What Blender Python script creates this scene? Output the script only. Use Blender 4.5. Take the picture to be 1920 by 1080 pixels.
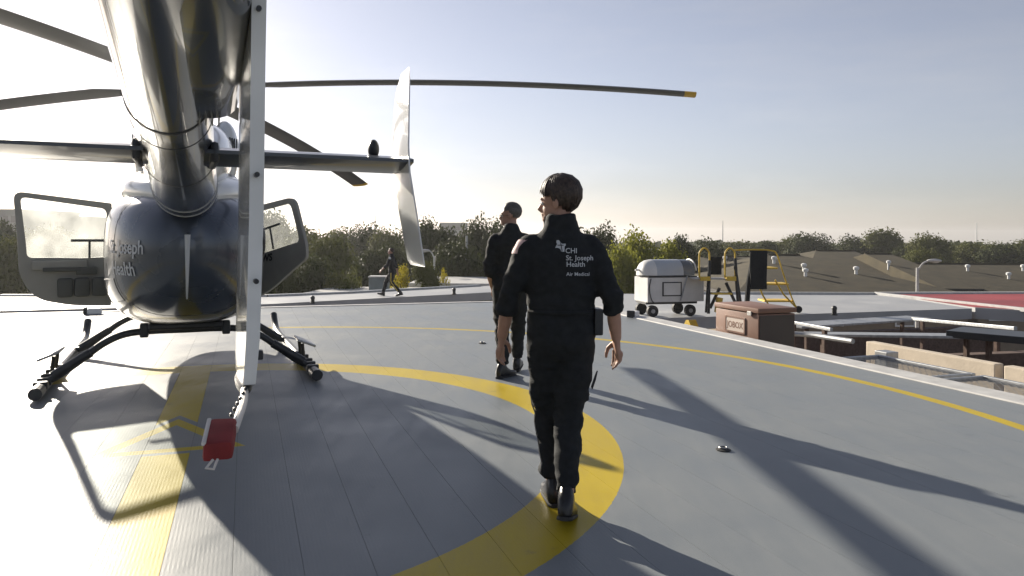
import bpy, bmesh, math, random
from mathutils import Vector, Matrix, Euler
from mathutils.bvhtree import BVHTree
import mathutils.noise as mnoise

for o in list(bpy.data.objects):
    bpy.data.objects.remove(o)
scene = bpy.context.scene
COL = scene.collection
R = math.radians
PI = math.pi

# ------------------------------------------------------------------ camera
EYE = 1.45
cam_data = bpy.data.cameras.new('camera')
cam_data.sensor_width = 36.0
cam_data.lens = 36.0 * 1400.0 / 1920.0
cam_data.shift_y = -(540 - 437) / 1920.0
cam_data.clip_start = 0.05
cam_data.clip_end = 9000
cam = bpy.data.objects.new('camera', cam_data)
COL.objects.link(cam)
cam.location = (0, 0, EYE)
cam.rotation_euler = (R(90), 0, 0)
cam.rotation_euler = (Matrix.Rotation(R(90), 4, 'X') @ Matrix.Rotation(R(0.4), 4, 'Z')).to_euler()
scene.camera = cam

# ------------------------------------------------------------------ sky and sun
SUN_EL, SUN_AZ = R(19.0), R(-37.6)          # azimuth from +Y, towards +X
world = bpy.data.worlds.new('World')
scene.world = world
world.use_nodes = True
wn, wl = world.node_tree.nodes, world.node_tree.links
wn.clear()
w_out = wn.new('ShaderNodeOutputWorld')
w_bg = wn.new('ShaderNodeBackground')
w_sky = wn.new('ShaderNodeTexSky')
w_sky.sky_type = 'NISHITA'
w_sky.sun_disc = False
w_sky.sun_elevation = SUN_EL
w_sky.sun_rotation = SUN_AZ
w_sky.altitude = 0
w_sky.air_density = 1.0
w_sky.dust_density = 0.55
w_sky.ozone_density = 1.0
w_bg.inputs['Strength'].default_value = 0.05
# thin cirrus: pale streaks mixed into the sky colour, all round the sky
w_tc = wn.new('ShaderNodeTexCoord')
w_map = wn.new('ShaderNodeMapping'); w_map.inputs['Scale'].default_value = (1.3, 1.3, 7.0)
w_noise = wn.new('ShaderNodeTexNoise'); w_noise.inputs['Scale'].default_value = 2.2
w_noise.inputs['Detail'].default_value = 7; w_noise.inputs['Roughness'].default_value = 0.62
w_ramp = wn.new('ShaderNodeMapRange'); w_ramp.inputs['From Min'].default_value = 0.47
w_ramp.inputs['From Max'].default_value = 0.78; w_ramp.inputs['To Max'].default_value = 0.22
w_mix = wn.new('ShaderNodeMixRGB'); w_mix.blend_type = 'MIX'
w_hs = wn.new('ShaderNodeHueSaturation'); w_hs.inputs['Saturation'].default_value = 0.54      # thin milky overcast veil
w_tint = wn.new('ShaderNodeMixRGB'); w_tint.blend_type = 'MULTIPLY'; w_tint.inputs['Fac'].default_value = 1
w_tint.inputs['Color2'].default_value = (0.965, 0.93, 1.15, 1)
wl.new(w_sky.outputs['Color'], w_tint.inputs['Color1'])
wl.new(w_tint.outputs['Color'], w_hs.inputs['Color'])
w_lum = wn.new('ShaderNodeRGBToBW')
w_white = wn.new('ShaderNodeMixRGB'); w_white.blend_type = 'MULTIPLY'; w_white.inputs['Fac'].default_value = 1
w_white.inputs['Color2'].default_value = (1.42, 1.40, 1.40, 1)
wl.new(w_tc.outputs['Generated'], w_map.inputs['Vector'])
wl.new(w_map.outputs['Vector'], w_noise.inputs['Vector'])
wl.new(w_noise.outputs['Fac'], w_ramp.inputs['Value'])
wl.new(w_hs.outputs['Color'], w_lum.inputs['Color'])
wl.new(w_lum.outputs['Val'], w_white.inputs['Color1'])
wl.new(w_ramp.outputs['Result'], w_mix.inputs['Fac'])
wl.new(w_hs.outputs['Color'], w_mix.inputs['Color1'])
wl.new(w_white.outputs['Color'], w_mix.inputs['Color2'])
wl.new(w_mix.outputs['Color'], w_bg.inputs['Color'])
wl.new(w_bg.outputs['Background'], w_out.inputs['Surface'])

sun_dir = Vector((math.sin(SUN_AZ) * math.cos(SUN_EL), math.cos(SUN_AZ) * math.cos(SUN_EL), math.sin(SUN_EL)))
sun_data = bpy.data.lights.new('sun', 'SUN')
sun_data.energy = 5.0
sun_data.angle = R(0.55)
sun_data.color = (1.0, 0.91, 0.77)
sun = bpy.data.objects.new('sun', sun_data)
COL.objects.link(sun)
sun.location = sun_dir * 50
sun.rotation_euler = sun_dir.to_track_quat('Z', 'Y').to_euler()

vs = scene.view_settings
vs.view_transform = 'Standard'
vs.look = 'None'
vs.gamma = 1.0
vs.use_curve_mapping = False
vs.exposure = 1.05

# ------------------------------------------------------------------ helpers
F_PX = 1400.0
_c, _s = math.cos(R(0.4)), math.sin(R(0.4))

def ray(x, y):
    dx, dy = x - 960, y - 540
    X, Y = 960 + dx * _c + dy * _s, 540 - dx * _s + dy * _c
    return Vector(((X - 960) / F_PX, 1.0, -(Y - 437) / F_PX))

def gp(x, y, z=0.0):
    r = ray(x, y)
    return Vector((0, 0, EYE)) + r * ((z - EYE) / r.z)

def at(x, y, d):
    return Vector((0, 0, EYE)) + ray(x, y) * d

def link(o, parent=None):
    COL.objects.link(o)
    if parent is not None:
        o.parent = parent
    return o

def empty(name, loc=(0, 0, 0), rz=0.0, parent=None):
    o = bpy.data.objects.new(name, None)
    o.empty_display_size = 0.2
    o.location = loc
    o.rotation_euler = (0, 0, rz)
    return link(o, parent)

def tag(o, label=None, cat=None, group=None, kind=None):
    if label: o['label'] = label
    if cat: o['category'] = cat
    if group: o['group'] = group
    if kind: o['kind'] = kind
    return o

def obj(name, bm, m, parent=None, smooth=False, angle=35, loc=None, rz=None):
    me = bpy.data.meshes.new(name)
    bmesh.ops.recalc_face_normals(bm, faces=bm.faces)
    bm.to_mesh(me)
    bm.free()
    if isinstance(m, (list, tuple)):
        for k in m: me.materials.append(k)
    else:
        me.materials.append(m)
    if smooth:
        for p in me.polygons: p.use_smooth = True
        me.set_sharp_from_angle(angle=R(angle))
    o = bpy.data.objects.new(name, me)
    if loc is not None: o.location = loc
    if rz is not None: o.rotation_euler = (0, 0, rz)
    return link(o, parent)

def copy_tree(o, parent=None):
    c = o.copy()
    COL.objects.link(c)
    c.parent = parent
    for ch in [q for q in bpy.data.objects if q.parent == o]:
        copy_tree(ch, c)
    return c

def B():
    return bmesh.new()

def box(bm, c, s, rot=None, bevel=0.0, mi=0):
    m = Matrix.Translation(Vector(c))
    if rot is not None:
        m = m @ (rot if isinstance(rot, Matrix) else Euler(rot).to_matrix().to_4x4())
    m = m @ Matrix.Diagonal((s[0], s[1], s[2], 1))
    g = bmesh.ops.create_cube(bm, size=1.0, matrix=m)
    fs = set(f for v in g['verts'] for f in v.link_faces)
    if bevel > 0:
        es = list(set(e for v in g['verts'] for e in v.link_edges))
        r = bmesh.ops.bevel(bm, geom=es, offset=bevel, segments=2, affect='EDGES', profile=0.6)
        fs = set(r['faces']) | set(f for f in fs if f.is_valid)
    for f in fs:
        if f.is_valid: f.material_index = mi
    return bm

def rings(bm, rs, cap=True, closed=True, mi=0):
    vr = [[bm.verts.new(p) for p in r] for r in rs]
    n = len(vr[0])
    for a, b in zip(vr, vr[1:]):
        for i in range(n if closed else n - 1):
            j = (i + 1) % n
            f = bm.faces.new((a[i], a[j], b[j], b[i])); f.material_index = mi
    if cap and closed:
        f = bm.faces.new(vr[0][::-1]); f.material_index = mi
        f = bm.faces.new(vr[-1]); f.material_index = mi
    return vr

def tube(bm, pts, rad, seg=10, cap=True, flat=None, mi=0):
    pts = [Vector(p) for p in pts]
    if not isinstance(rad, (list, tuple)): rad = [rad] * len(pts)
    rs = []
    up = None
    for i, p in enumerate(pts):
        t = (pts[min(i + 1, len(pts) - 1)] - pts[max(i - 1, 0)]).normalized()
        if up is None:
            up = Vector((0, 0, 1)) if abs(t.z) < 0.9 else Vector((1, 0, 0))
        s = t.cross(up).normalized()
        up = s.cross(t).normalized()
        r = rad[i]
        rx, ry = r if isinstance(r, (list, tuple)) else (r, r)
        rs.append([p + s * math.cos(2 * PI * k / seg) * rx + up * math.sin(2 * PI * k / seg) * ry for k in range(seg)])
    rings(bm, rs, cap, mi=mi)
    return bm

def smooth_path(pts, n=8):
    pts = [Vector(p) for p in pts]
    out = []
    for i in range(len(pts) - 1):
        p0 = pts[max(i - 1, 0)]; p1 = pts[i]; p2 = pts[i + 1]; p3 = pts[min(i + 2, len(pts) - 1)]
        for k in range(n):
            t = k / n
            out.append(0.5 * ((2 * p1) + (p2 - p0) * t + (2 * p0 - 5 * p1 + 4 * p2 - p3) * t * t + (3 * p1 - p0 - 3 * p2 + p3) * t ** 3))
    out.append(pts[-1])
    return out

def disc(bm, c, axis, r, h, seg=20, mi=0):
    a = Vector(axis).normalized() * (h / 2)
    tube(bm, [Vector(c) - a, Vector(c) + a], r, seg, mi=mi)
    return bm

def ellipsoid(bm, c, r, rot=None, u=20, v=14):
    m = Matrix.Translation(Vector(c))
    if rot is not None: m = m @ (rot if isinstance(rot, Matrix) else Euler(rot).to_matrix().to_4x4())
    m = m @ Matrix.Diagonal((r[0], r[1], r[2], 1))
    bmesh.ops.create_uvsphere(bm, u_segments=u, v_segments=v, radius=1.0, matrix=m)
    return bm

def poly_prism(bm, pts2, th, to3):
    """extrude a 2-D outline; to3(u, v, w) -> 3-D point"""
    lo = [bm.verts.new(to3(u, v, -th / 2)) for u, v in pts2]
    hi = [bm.verts.new(to3(u, v, th / 2)) for u, v in pts2]
    n = len(pts2)
    bm.faces.new(lo[::-1]); bm.faces.new(hi)
    for i in range(n):
        j = (i + 1) % n
        bm.faces.new((lo[i], lo[j], hi[j], hi[i]))
    return bm

def frame_prism(bm, outer, inner, th, to3):
    n = len(outer)
    L = [[bm.verts.new(to3(u, v, w)) for u, v in pts] for w in (-th / 2, th / 2) for pts in (outer, inner)]
    ol, il, oh, ih = L
    for i in range(n):
        j = (i + 1) % n
        bm.faces.new((ol[i], ol[j], il[j], il[i]))
        bm.faces.new((oh[i], ih[i], ih[j], oh[j]))
        bm.faces.new((ol[i], oh[i], oh[j], ol[j]))
        bm.faces.new((il[i], il[j], ih[j], ih[i]))
    return bm

def round_poly(pts, r, n=5):
    out = []
    m = len(pts)
    for i in range(m):
        p = Vector(pts[i]); a = Vector(pts[i - 1]); b = Vector(pts[(i + 1) % m])
        ri = r[i] if isinstance(r, (list, tuple)) else r
        da, db = (a - p), (b - p)
        ra = min(ri, da.length * 0.45); rb = min(ri, db.length * 0.45)
        s, e = p + da.normalized() * ra, p + db.normalized() * rb
        for k in range(n + 1):
            t = k / n
            q = s * (1 - t) ** 2 + p * 2 * t * (1 - t) + e * t * t
            out.append((q.x, q.y))
    return out

def text_mesh(body, size, bold=0.0, spacing=1.0, align='LEFT'):
    cu = bpy.data.curves.new('txt', 'FONT')
    cu.body = body
    cu.size = size
    cu.align_x = align
    cu.offset = bold
    cu.space_character = spacing
    cu.resolution_u = 3
    o = bpy.data.objects.new('txt', cu)
    COL.objects.link(o)
    dg = bpy.context.evaluated_depsgraph_get()
    me = bpy.data.meshes.new_from_object(o.evaluated_get(dg))
    bpy.data.objects.remove(o)
    bpy.data.curves.remove(cu)
    return me

# ------------------------------------------------------------------ materials
def mat(name, col, rough=0.6, metal=0.0, var=0.0, vscale=6.0, bump=0.0, bscale=40.0, coat=0.0, spec=0.5, detail=5, rvar=0.0, col2=None):
    m = bpy.data.materials.new(name)
    m.use_nodes = True
    nt = m.node_tree
    p = nt.nodes['Principled BSDF']
    p.inputs['Base Color'].default_value = (*col, 1)
    p.inputs['Roughness'].default_value = rough
    p.inputs['Metallic'].default_value = metal
    p.inputs['Specular IOR Level'].default_value = spec
    if coat: 
        p.inputs['Coat Weight'].default_value = coat
        p.inputs['Coat Roughness'].default_value = 0.04
    tc = nt.nodes.new('ShaderNodeTexCoord')
    if var > 0 or rvar > 0 or col2:
        n = nt.nodes.new('ShaderNodeTexNoise')
        n.inputs['Scale'].default_value = vscale
        n.inputs['Detail'].default_value = detail
        nt.links.new(tc.outputs['Object'], n.inputs['Vector'])
        mr = nt.nodes.new('ShaderNodeMapRange')
        mr.inputs['From Min'].default_value = 0.3; mr.inputs['From Max'].default_value = 0.7
        nt.links.new(n.outputs['Fac'], mr.inputs['Value'])
        mx = nt.nodes.new('ShaderNodeMixRGB')
        c2 = col2 or tuple(min(1, c * (1 + var)) for c in col)
        c1 = tuple(c * (1 - var) for c in col) if not col2 else col
        mx.inputs['Color1'].default_value = (*c1, 1)
        mx.inputs['Color2'].default_value = (*c2, 1)
        nt.links.new(mr.outputs['Result'], mx.inputs['Fac'])
        nt.links.new(mx.outputs['Color'], p.inputs['Base Color'])
        if rvar > 0:
            mr2 = nt.nodes.new('ShaderNodeMapRange')
            mr2.inputs['From Min'].default_value = 0.3; mr2.inputs['From Max'].default_value = 0.7
            mr2.inputs['To Min'].default_value = max(0, rough - rvar); mr2.inputs['To Max'].default_value = min(1, rough + rvar)
            nt.links.new(n.outputs['Fac'], mr2.inputs['Value'])
            nt.links.new(mr2.outputs['Result'], p.inputs['Roughness'])
    if bump > 0:
        n2 = nt.nodes.new('ShaderNodeTexNoise')
        n2.inputs['Scale'].default_value = bscale
        n2.inputs['Detail'].default_value = 4
        nt.links.new(tc.outputs['Object'], n2.inputs['Vector'])
        b = nt.nodes.new('ShaderNodeBump')
        b.inputs['Strength'].default_value = bump
        b.inputs['Distance'].default_value = 0.01
        nt.links.new(n2.outputs['Fac'], b.inputs['Height'])
        nt.links.new(b.outputs['Normal'], p.inputs['Normal'])
    return m

class NB:
    """small node-maths builder"""
    def __init__(self, nt): self.nt = nt
    def sock(self, node, i, v):
        if hasattr(v, 'node'): self.nt.links.new(v, node.inputs[i])
        else: node.inputs[i].default_value = v
    def m(self, op, a, b=0.0, c=0.0):
        n = self.nt.nodes.new('ShaderNodeMath'); n.operation = op
        for i, v in enumerate((a, b, c)): self.sock(n, i, v)
        return n.outputs[0]
    def mix(self, f, a, b):
        n = self.nt.nodes.new('ShaderNodeMixRGB')
        self.sock(n, 0, f); self.sock(n, 1, a); self.sock(n, 2, b)
        return n.outputs[0]
    def noise(self, vec, scale, detail=5, rough=0.55):
        n = self.nt.nodes.new('ShaderNodeTexNoise')
        n.inputs['Scale'].default_value = scale; n.inputs['Detail'].default_value = detail
        n.inputs['Roughness'].default_value = rough
        self.nt.links.new(vec, n.inputs['Vector'])
        return n.outputs['Fac']
    def rng(self, v, a, b, c=0.0, d=1.0):
        n = self.nt.nodes.new('ShaderNodeMapRange')
        self.sock(n, 0, v)
        for i, q in zip((1, 2, 3, 4), (a, b, c, d)): n.inputs[i].default_value = q
        return n.outputs[0]
# ------------------------------------------------------------------ helipad
PA = R(19.65)
PU = Vector((-math.sin(PA), math.cos(PA), 0)); PV = Vector((math.cos(PA), math.sin(PA), 0))
def pad(v, u, z=0.0):
    return PV * v + PU * u + Vector((0, 0, z))

def deck_material():
    m = bpy.data.materials.new('painted_deck')
    m.use_nodes = True
    nt = m.node_tree; p = nt.nodes['Principled BSDF']; b = NB(nt)
    geo = nt.nodes.new('ShaderNodeNewGeometry')
    sep = nt.nodes.new('ShaderNodeSeparateXYZ'); nt.links.new(geo.outputs['Position'], sep.inputs[0])
    X, Y = sep.outputs[0], sep.outputs[1]
    V = b.m('ADD', b.m('MULTIPLY', X, PV.x), b.m('MULTIPLY', Y, PV.y))
    U = b.m('ADD', b.m('MULTIPLY', X, PU.x), b.m('MULTIPLY', Y, PU.y))
    pos = geo.outputs['Position']
    wob = b.m('MULTIPLY', b.m('SUBTRACT', b.noise(pos, 30, 3), 0.5), 0.012)
    dx = b.m('SUBTRACT', X, -2.37); dy = b.m('SUBTRACT', Y, 5.1)
    rr = b.m('ADD', b.m('SQRT', b.m('ADD', b.m('MULTIPLY', dx, dx), b.m('MULTIPLY', dy, dy))), wob)
    def band(x, c, h): return b.m('LESS_THAN', b.m('ABSOLUTE', b.m('SUBTRACT', x, c)), h)
    ring = band(rr, 2.905, 0.205)
    peri = band(rr, 6.28, 0.062)
    stripe = b.m('MULTIPLY', band(V, -0.475, 0.144), b.m('LESS_THAN', rr, 2.75))
    du = b.m('SUBTRACT', U, 5.40); dv = b.m('ABSOLUTE', b.m('SUBTRACT', V, -0.475))
    h1 = b.m('MULTIPLY', du, -1.0)
    h2 = b.m('DIVIDE', b.m('SUBTRACT', b.m('ADD', b.m('MULTIPLY', dv, 0.78), b.m('MULTIPLY', du, 0.41)), 0.32), 0.881)
    sd = b.m('MAXIMUM', h1, h2)
    tri = b.m('LESS_THAN', b.m('ABSOLUTE', sd), 0.045)
    stripe = b.m('MULTIPLY', stripe, b.m('GREATER_THAN', sd, 0.10))
    paint = b.m('MINIMUM', b.m('ADD', b.m('ADD', ring, peri), b.m('ADD', stripe, tri)), 1.0)
    n1 = b.noise(pos, 1.3, 6, 0.6); n2 = b.noise(pos, 11, 5, 0.6); n3 = b.noise(pos, 140, 3, 0.6)
    mp = nt.nodes.new('ShaderNodeMapping'); nt.links.new(pos, mp.inputs['Vector'])
    mp.inputs['Rotation'].default_value = (0, 0, -PA); mp.inputs['Scale'].default_value = (1.0, 0.12, 1.0)
    n4 = b.noise(mp.outputs[0], 9, 5, 0.65)
    worn = b.m('MULTIPLY', paint, b.rng(b.m('ADD', n2, b.m('MULTIPLY', n3, 0.35)), 0.86, 0.98, 1.0, 0.72))
    dirt = b.rng(b.m('ADD', b.m('MULTIPLY', n1, 0.7), b.m('MULTIPLY', n4, 0.5)), 0.42, 0.78)
    grey = b.mix(dirt, (0.166, 0.184, 0.198, 1), (0.215, 0.230, 0.238, 1))
    yel = b.mix(dirt, (0.40, 0.29, 0.014, 1), (0.49, 0.365, 0.022, 1))
    col = b.mix(worn, grey, yel)
    # dark scuffs
    sc = b.rng(b.noise(mp.outputs[0], 3.1, 6, 0.7), 0.66, 0.74, 0.0, 0.25)
    col = b.mix(sc, col, (0.10, 0.10, 0.10, 1))
    st = b.rng(b.noise(pos, 2.3, 7, 0.72), 0.63, 0.70, 0.0, 0.30)
    col = b.mix(st, col, (0.075, 0.078, 0.08, 1))
    chip = b.m('MULTIPLY', paint, b.rng(b.noise(pos, 55, 4, 0.7), 0.66, 0.70, 0.0, 0.7))
    col = b.mix(chip, col, (0.20, 0.21, 0.21, 1))
    nt.links.new(col, p.inputs['Base Color'])
    rgh = b.rng(b.m('ADD', b.m('MULTIPLY', n1, 0.65), b.m('MULTIPLY', n4, 0.35)), 0.36, 0.64, 0.36, 0.54)
    nt.links.new(rgh, p.inputs['Roughness'])
    p.inputs['Specular IOR Level'].default_value = 0.2
    # traction ribs run along the planks, plus grit
    rib = b.m('SINE', b.m('MULTIPLY', V, 2 * PI / 0.019))
    hgt = b.m('ADD', b.m('MULTIPLY', b.m('MULTIPLY', rib, b.rng(n2, 0.35, 0.65, 0.0, 1.0)), 0.11), b.m('ADD', b.m('MULTIPLY', n3, 0.7), b.m('MULTIPLY', n1, 2.5)))
    bp = nt.nodes.new('ShaderNodeBump'); bp.inputs['Strength'].default_value = 0.30; bp.inputs['Distance'].default_value = 0.004
    nt.links.new(hgt, bp.inputs['Height']); nt.links.new(bp.outputs['Normal'], p.inputs['Normal'])
    return m

M_DECK = deck_material()
M_CONC = mat('pale_concrete', (0.36, 0.355, 0.34), 0.75, var=0.12, vscale=1.5, bump=0.2, bscale=30)
M_TRIM = mat('pale_edge_paint', (0.46, 0.455, 0.44), 0.6, var=0.15, vscale=5)
M_STEEL = mat('galvanised_steel', (0.33, 0.34, 0.35), 0.45, 0.6, var=0.2, vscale=12)
M_DARK = mat('black_rubber', (0.018, 0.018, 0.019), 0.7, var=0.2)
M_BLACK = mat('black_paint', (0.02, 0.022, 0.025), 0.4)
M_TAN = mat('tan_gravel', (0.36, 0.33, 0.28), 0.9, var=0.25, vscale=25, bump=0.6, bscale=60)
M_CREAM = mat('cream_stucco', (0.50, 0.43, 0.34), 0.85, var=0.1, vscale=4, bump=0.3, bscale=30)
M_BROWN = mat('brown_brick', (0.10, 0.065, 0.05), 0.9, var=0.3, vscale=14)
M_YEL = mat('yellow_enamel', (0.62, 0.42, 0.04), 0.45, var=0.15, vscale=9)
M_WHITE = mat('white_enamel', (0.72, 0.72, 0.70), 0.4, var=0.06, vscale=6)
M_GLASS_LENS = mat('lamp_lens', (0.25, 0.22, 0.2), 0.15)

PAD_V0, PAD_V1, PAD_U0, PAD_U1 = -7.6, 6.55, -5.0, 14.85
bm = B()
pts = [pad(PAD_V0, PAD_U0), pad(PAD_V1, PAD_U0), pad(PAD_V1, PAD_U1), pad(PAD_V0, PAD_U1)]
rings(bm, [[p + Vector((0, 0, -0.40)) for p in pts], [p + Vector((0, 0, -0.0028)) for p in pts]])
helipad = tag(obj('helipad', bm, mat('seam_sealant', (0.09, 0.095, 0.10), 0.9)), kind='structure')

PW = 0.289
bm = B()
hw, ln = PW / 2 - 0.0009, (PAD_U1 - PAD_U0)
prof = [(-hw, -0.055), (-hw, 0), (hw, 0), (hw, -0.055)]
rings(bm, [[PV * a + Vector((0, 0, z)) for a, z in prof], [PV * a + PU * ln + Vector((0, 0, z)) for a, z in prof]])
pl0 = obj('plank', bm, M_DECK, helipad)
first = True
k0 = math.ceil((PAD_V0 + 0.043) / PW); k1 = math.floor((PAD_V1 + 0.043) / PW)
rnd = random.Random(3)
for k in range(k0, k1):
    o = pl0 if first else pl0.copy()
    if not first: COL.objects.link(o)
    first = False
    o.location = pad(-0.043 + (k + 0.5) * PW, PAD_U0, rnd.uniform(-0.0004, 0.0004))
V_END = -0.043 + k1 * PW
for (c, s) in (((V_END + PAD_V1 + 0.09) / 2, 0), ((PAD_V0 - 0.05), 1)):
    bm = B(); box(bm, pad(c, (PAD_U0 + PAD_U1) / 2, -0.05), (PAD_V1 + 0.09 - V_END - 0.006 if s == 0 else 0.2, ln + 0.1, 0.13), (0, 0, PA), 0.012)
    obj('edge_trim', bm, M_TRIM, helipad)
bm = B(); box(bm, pad((PAD_V0 + PAD_V1) / 2, PAD_U1 + 0.085, -0.05), (PAD_V1 - PAD_V0, 0.16, 0.125), (0, 0, PA), 0.012)
obj('edge_trim', bm, M_TRIM, helipad)

# ------------------------------------------------------------------ lower roofs
def slab(name, pts, z, th, m, kind='structure'):
    bm = B()
    rings(bm, [[Vector((x, y, z - th)) for x, y in pts], [Vector((x, y, z)) for x, y in pts]])
    return tag(obj(name, bm, m), kind=kind)

LOW = -0.87
M_PAD2 = mat('pale_roof_deck', (0.34, 0.345, 0.35), 0.5, var=0.12, vscale=0.8, rvar=0.1)
M_RED = mat('red_deck_paint', (0.27, 0.035, 0.035), 0.55, var=0.25, vscale=0.7)
slab('roof_walkway', [(-26, 19.2), (-14.6, 21.3), (-7.8, 23.8), (-1.2, 28.9), (2.2, 31.6), (1.0, 34.6), (-1.4, 32.4), (-6.2, 28.1), (-8.7, 26.5), (-17.7, 25.8), (-30, 25.4)], LOW, 0.3, M_PAD2)
slab('roof_deck', [(0.8, 19.9), (3.4, 20.3), (5.8, 21.1), (8.5, 21.9), (14.8, 24.0), (14.5, 29.3), (4.8, 28.9), (2.3, 29.0), (0.8, 24)], LOW, 0.34, M_PAD2)
# red landing deck beside it with pale border
RD = [(15.0, 24.15), (16.2, 23.25), (28, 14.6), (40, 22), (30, 31.2), (14.7, 29.4)]
slab('side_deck', RD, LOW + 0.012, 0.36, M_PAD2)
slab('red_deck', [(15.05, 24.25), (16.25, 23.35), (28, 14.75), (39.8, 22), (29.9, 31.1), (14.75, 29.3)], LOW + 0.022, 0.006, M_RED)
def strip(name, a, b_, w, h, z, m, parent=None):
    a, b_ = Vector((*a, 0)), Vector((*b_, 0)); d = b_ - a
    bm = B(); box(bm, (a + b_) / 2 + Vector((0, 0, z)), (d.length, w, h), (0, 0, math.atan2(d.y, d.x)), 0.01)
    return obj(name, bm, m, parent)
for a, b_ in (((14.35, 29.35), (16.1, 23.3)), ((16.1, 23.3), (28, 14.6)), ((14.4, 29.5), (30, 31.2))):
    tag(strip('deck_border', a, b_, 0.22, 0.12, LOW + 0.03, M_TRIM), kind='structure')
tag(strip('deck_border', (4.8, 28.95), (14.5, 29.4), 0.14, 0.12, LOW + 0.03, M_TRIM), kind='structure')
tag(strip('deck_border', (-17.7, 25.9), (-8.7, 26.6), 0.2, 0.10, LOW + 0.02, M_TRIM), kind='structure')
tag(strip('deck_border', (-8.7, 26.6), (-6.2, 28.2), 0.2, 0.10, LOW + 0.02, M_STEEL), kind='structure')
tag(strip('deck_border', (-6.2, 28.2), (-1.4, 32.5), 0.2, 0.10, LOW + 0.02, M_STEEL), kind='structure')
# ledge beside the helipad, parapet and the sunken yard
lp = [pad(6.66, -3), pad(9.2, -3), pad(9.2, 11.8), pad(6.66, 11.8)]
slab('roof_ledge', [(p.x, p.y) for p in lp], -0.70, 0.4, M_TAN)
lp = [pad(9.42, -6), pad(26, -6), pad(26, 20), pad(9.42, 16)]
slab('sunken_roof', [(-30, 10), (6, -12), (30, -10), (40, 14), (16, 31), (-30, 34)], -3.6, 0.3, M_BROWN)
def wall(name, a, b_, z0, z1, w, m, label, cat='wall'):
    d = b_ - a
    bm = B(); box(bm, (a + b_) / 2 + Vector((0, 0, (z0 + z1) / 2)), (d.length, w, z1 - z0), (0, 0, math.atan2(d.y, d.x)), 0.015)
    return tag(obj(name, bm, m), label, cat)
wall('parapet_wall', pad(9.3, -3), pad(9.3, 6.93), -3.3, -0.215, 0.16, M_CREAM, 'cream stucco parapet beyond the net frames, nearer length right of the gap')
wall('parapet_wall', pad(9.3, 7.05), pad(9.3, 9.2), -3.3, -0.215, 0.16, M_CREAM, 'cream stucco parapet beyond the net frames, farther length left of the gap')
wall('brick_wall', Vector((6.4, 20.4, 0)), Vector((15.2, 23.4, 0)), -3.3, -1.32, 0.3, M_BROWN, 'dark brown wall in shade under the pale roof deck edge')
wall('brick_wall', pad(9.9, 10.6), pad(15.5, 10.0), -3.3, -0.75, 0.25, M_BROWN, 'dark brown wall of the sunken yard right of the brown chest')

# safety net frames beside the helipad
def safety_net(v0, v1, u0, u1, z, label, group):
    t = empty('safety_net', pad((v0 + v1) / 2, (u0 + u1) / 2, z), PA)
    tag(t, label, 'safety net', group)
    W, L = v1 - v0, u1 - u0
    bm = B()
    for s in (-1, 1):
        box(bm, (s * (W / 2 - 0.03), 0, 0), (0.06, L, 0.06), None, 0.008)
        box(bm, (0, s * (L / 2 - 0.03), 0.002), (W - 0.13, 0.05, 0.055), None, 0.008)
    obj('frame', bm, M_STEEL, t)
    bm = B()
    n = int((W + L) / 0.085)
    for sg in (1, -1):
        for i in range(n):
            # diagonal wires clipped to the rectangle
            c = -(W + L) / 2 + (i + 0.5) * (W + L) / n
            p = []
            for (x, y) in ((-W / 2, sg * (c + W / 2)), (W / 2, sg * (c - W / 2))):
                p.append([x, y])
            (x0, y0), (x1, y1) = p
            def cl(x, y):
                if abs(y) <= L / 2: return x, y
                yy = math.copysign(L / 2, y); t_ = (yy - y0) / (y1 - y0)
                return x0 + (x1 - x0) * t_, yy
            if (y0 > L / 2 and y1 > L / 2) or (y0 < -L / 2 and y1 < -L / 2): continue
            a, b_ = cl(x0, y0), cl(x1, y1)
            tube(bm, [(a[0], a[1], sg * 0.003), (b_[0], b_[1], sg * 0.003)], 0.0035, 3, cap=False)
    obj('wire_mesh', bm, M_STEEL, t)
    return t
nets = [(-1.4, 0.9, 'nearest, cut by the right edge of the picture'), (1.0, 2.9, 'right of the picture edge'), (3.0, 4.9, 'second'), (5.0, 6.45, 'wide'), (6.55, 8.0, 'far')]
LBL = ['chain link net frame on the ledge, out past the right picture edge', 'chain link net frame on the ledge just out past the right picture edge, second nearest',
       'chain link net frame beside the helipad edge at the right picture edge', 'chain link net frame beside the helipad, in front of the parapet gap',
       'chain link net frame beside the helipad, the one nearest the brown chest']
for (u0, u1, _), lb in zip(nets, LBL):
    if u1 < 2.0: continue
    safety_net(6.75, 8.25, u0, u1, -0.22, lb, 'net frames along the helipad edge')
# beams and rails over the sunken yard
def beam(name, a, b_, w, h, m, label, cat='beam'):
    d = b_ - a
    bm = B(); 
    rot = d.to_track_quat('X', 'Z').to_matrix().to_4x4()
    box(bm, (a + b_) / 2, (d.length, w, h), rot, 0.01)
    o = tag(obj(name, bm, m), label, cat)
    for t in (0.12, 0.85):
        p = a + d * t
        bm = B(); box(bm, (p.x, p.y, (p.z - h / 2 - 3.6) / 2), (0.07, 0.07, p.z - h / 2 + 3.6), (0, 0, PA)); obj('post', bm, M_BROWN, o)
    return o
beam('steel_beam', at(1500, 626, 15), at(1930, 632, 12.5), 0.5, 0.05, M_STEEL, 'grey steel gangway beam crossing above the dark yard')
beam('steel_beam', at(1480, 611, 16.5), at(1725, 596, 19), 0.7, 0.05, M_STEEL, 'long flat steel beam behind the brown chest')
beam('steel_rail', at(1712, 598, 18), at(1905, 616, 14), 0.07, 0.07, M_STEEL, 'thin pale rail slanting across the yard below the red deck', 'rail')
beam('steel_rail', at(1480, 603, 15), at(1560, 618, 13.4), 0.06, 0.06, M_STEEL, 'short pale rail just right of the brown chest', 'rail')
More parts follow.
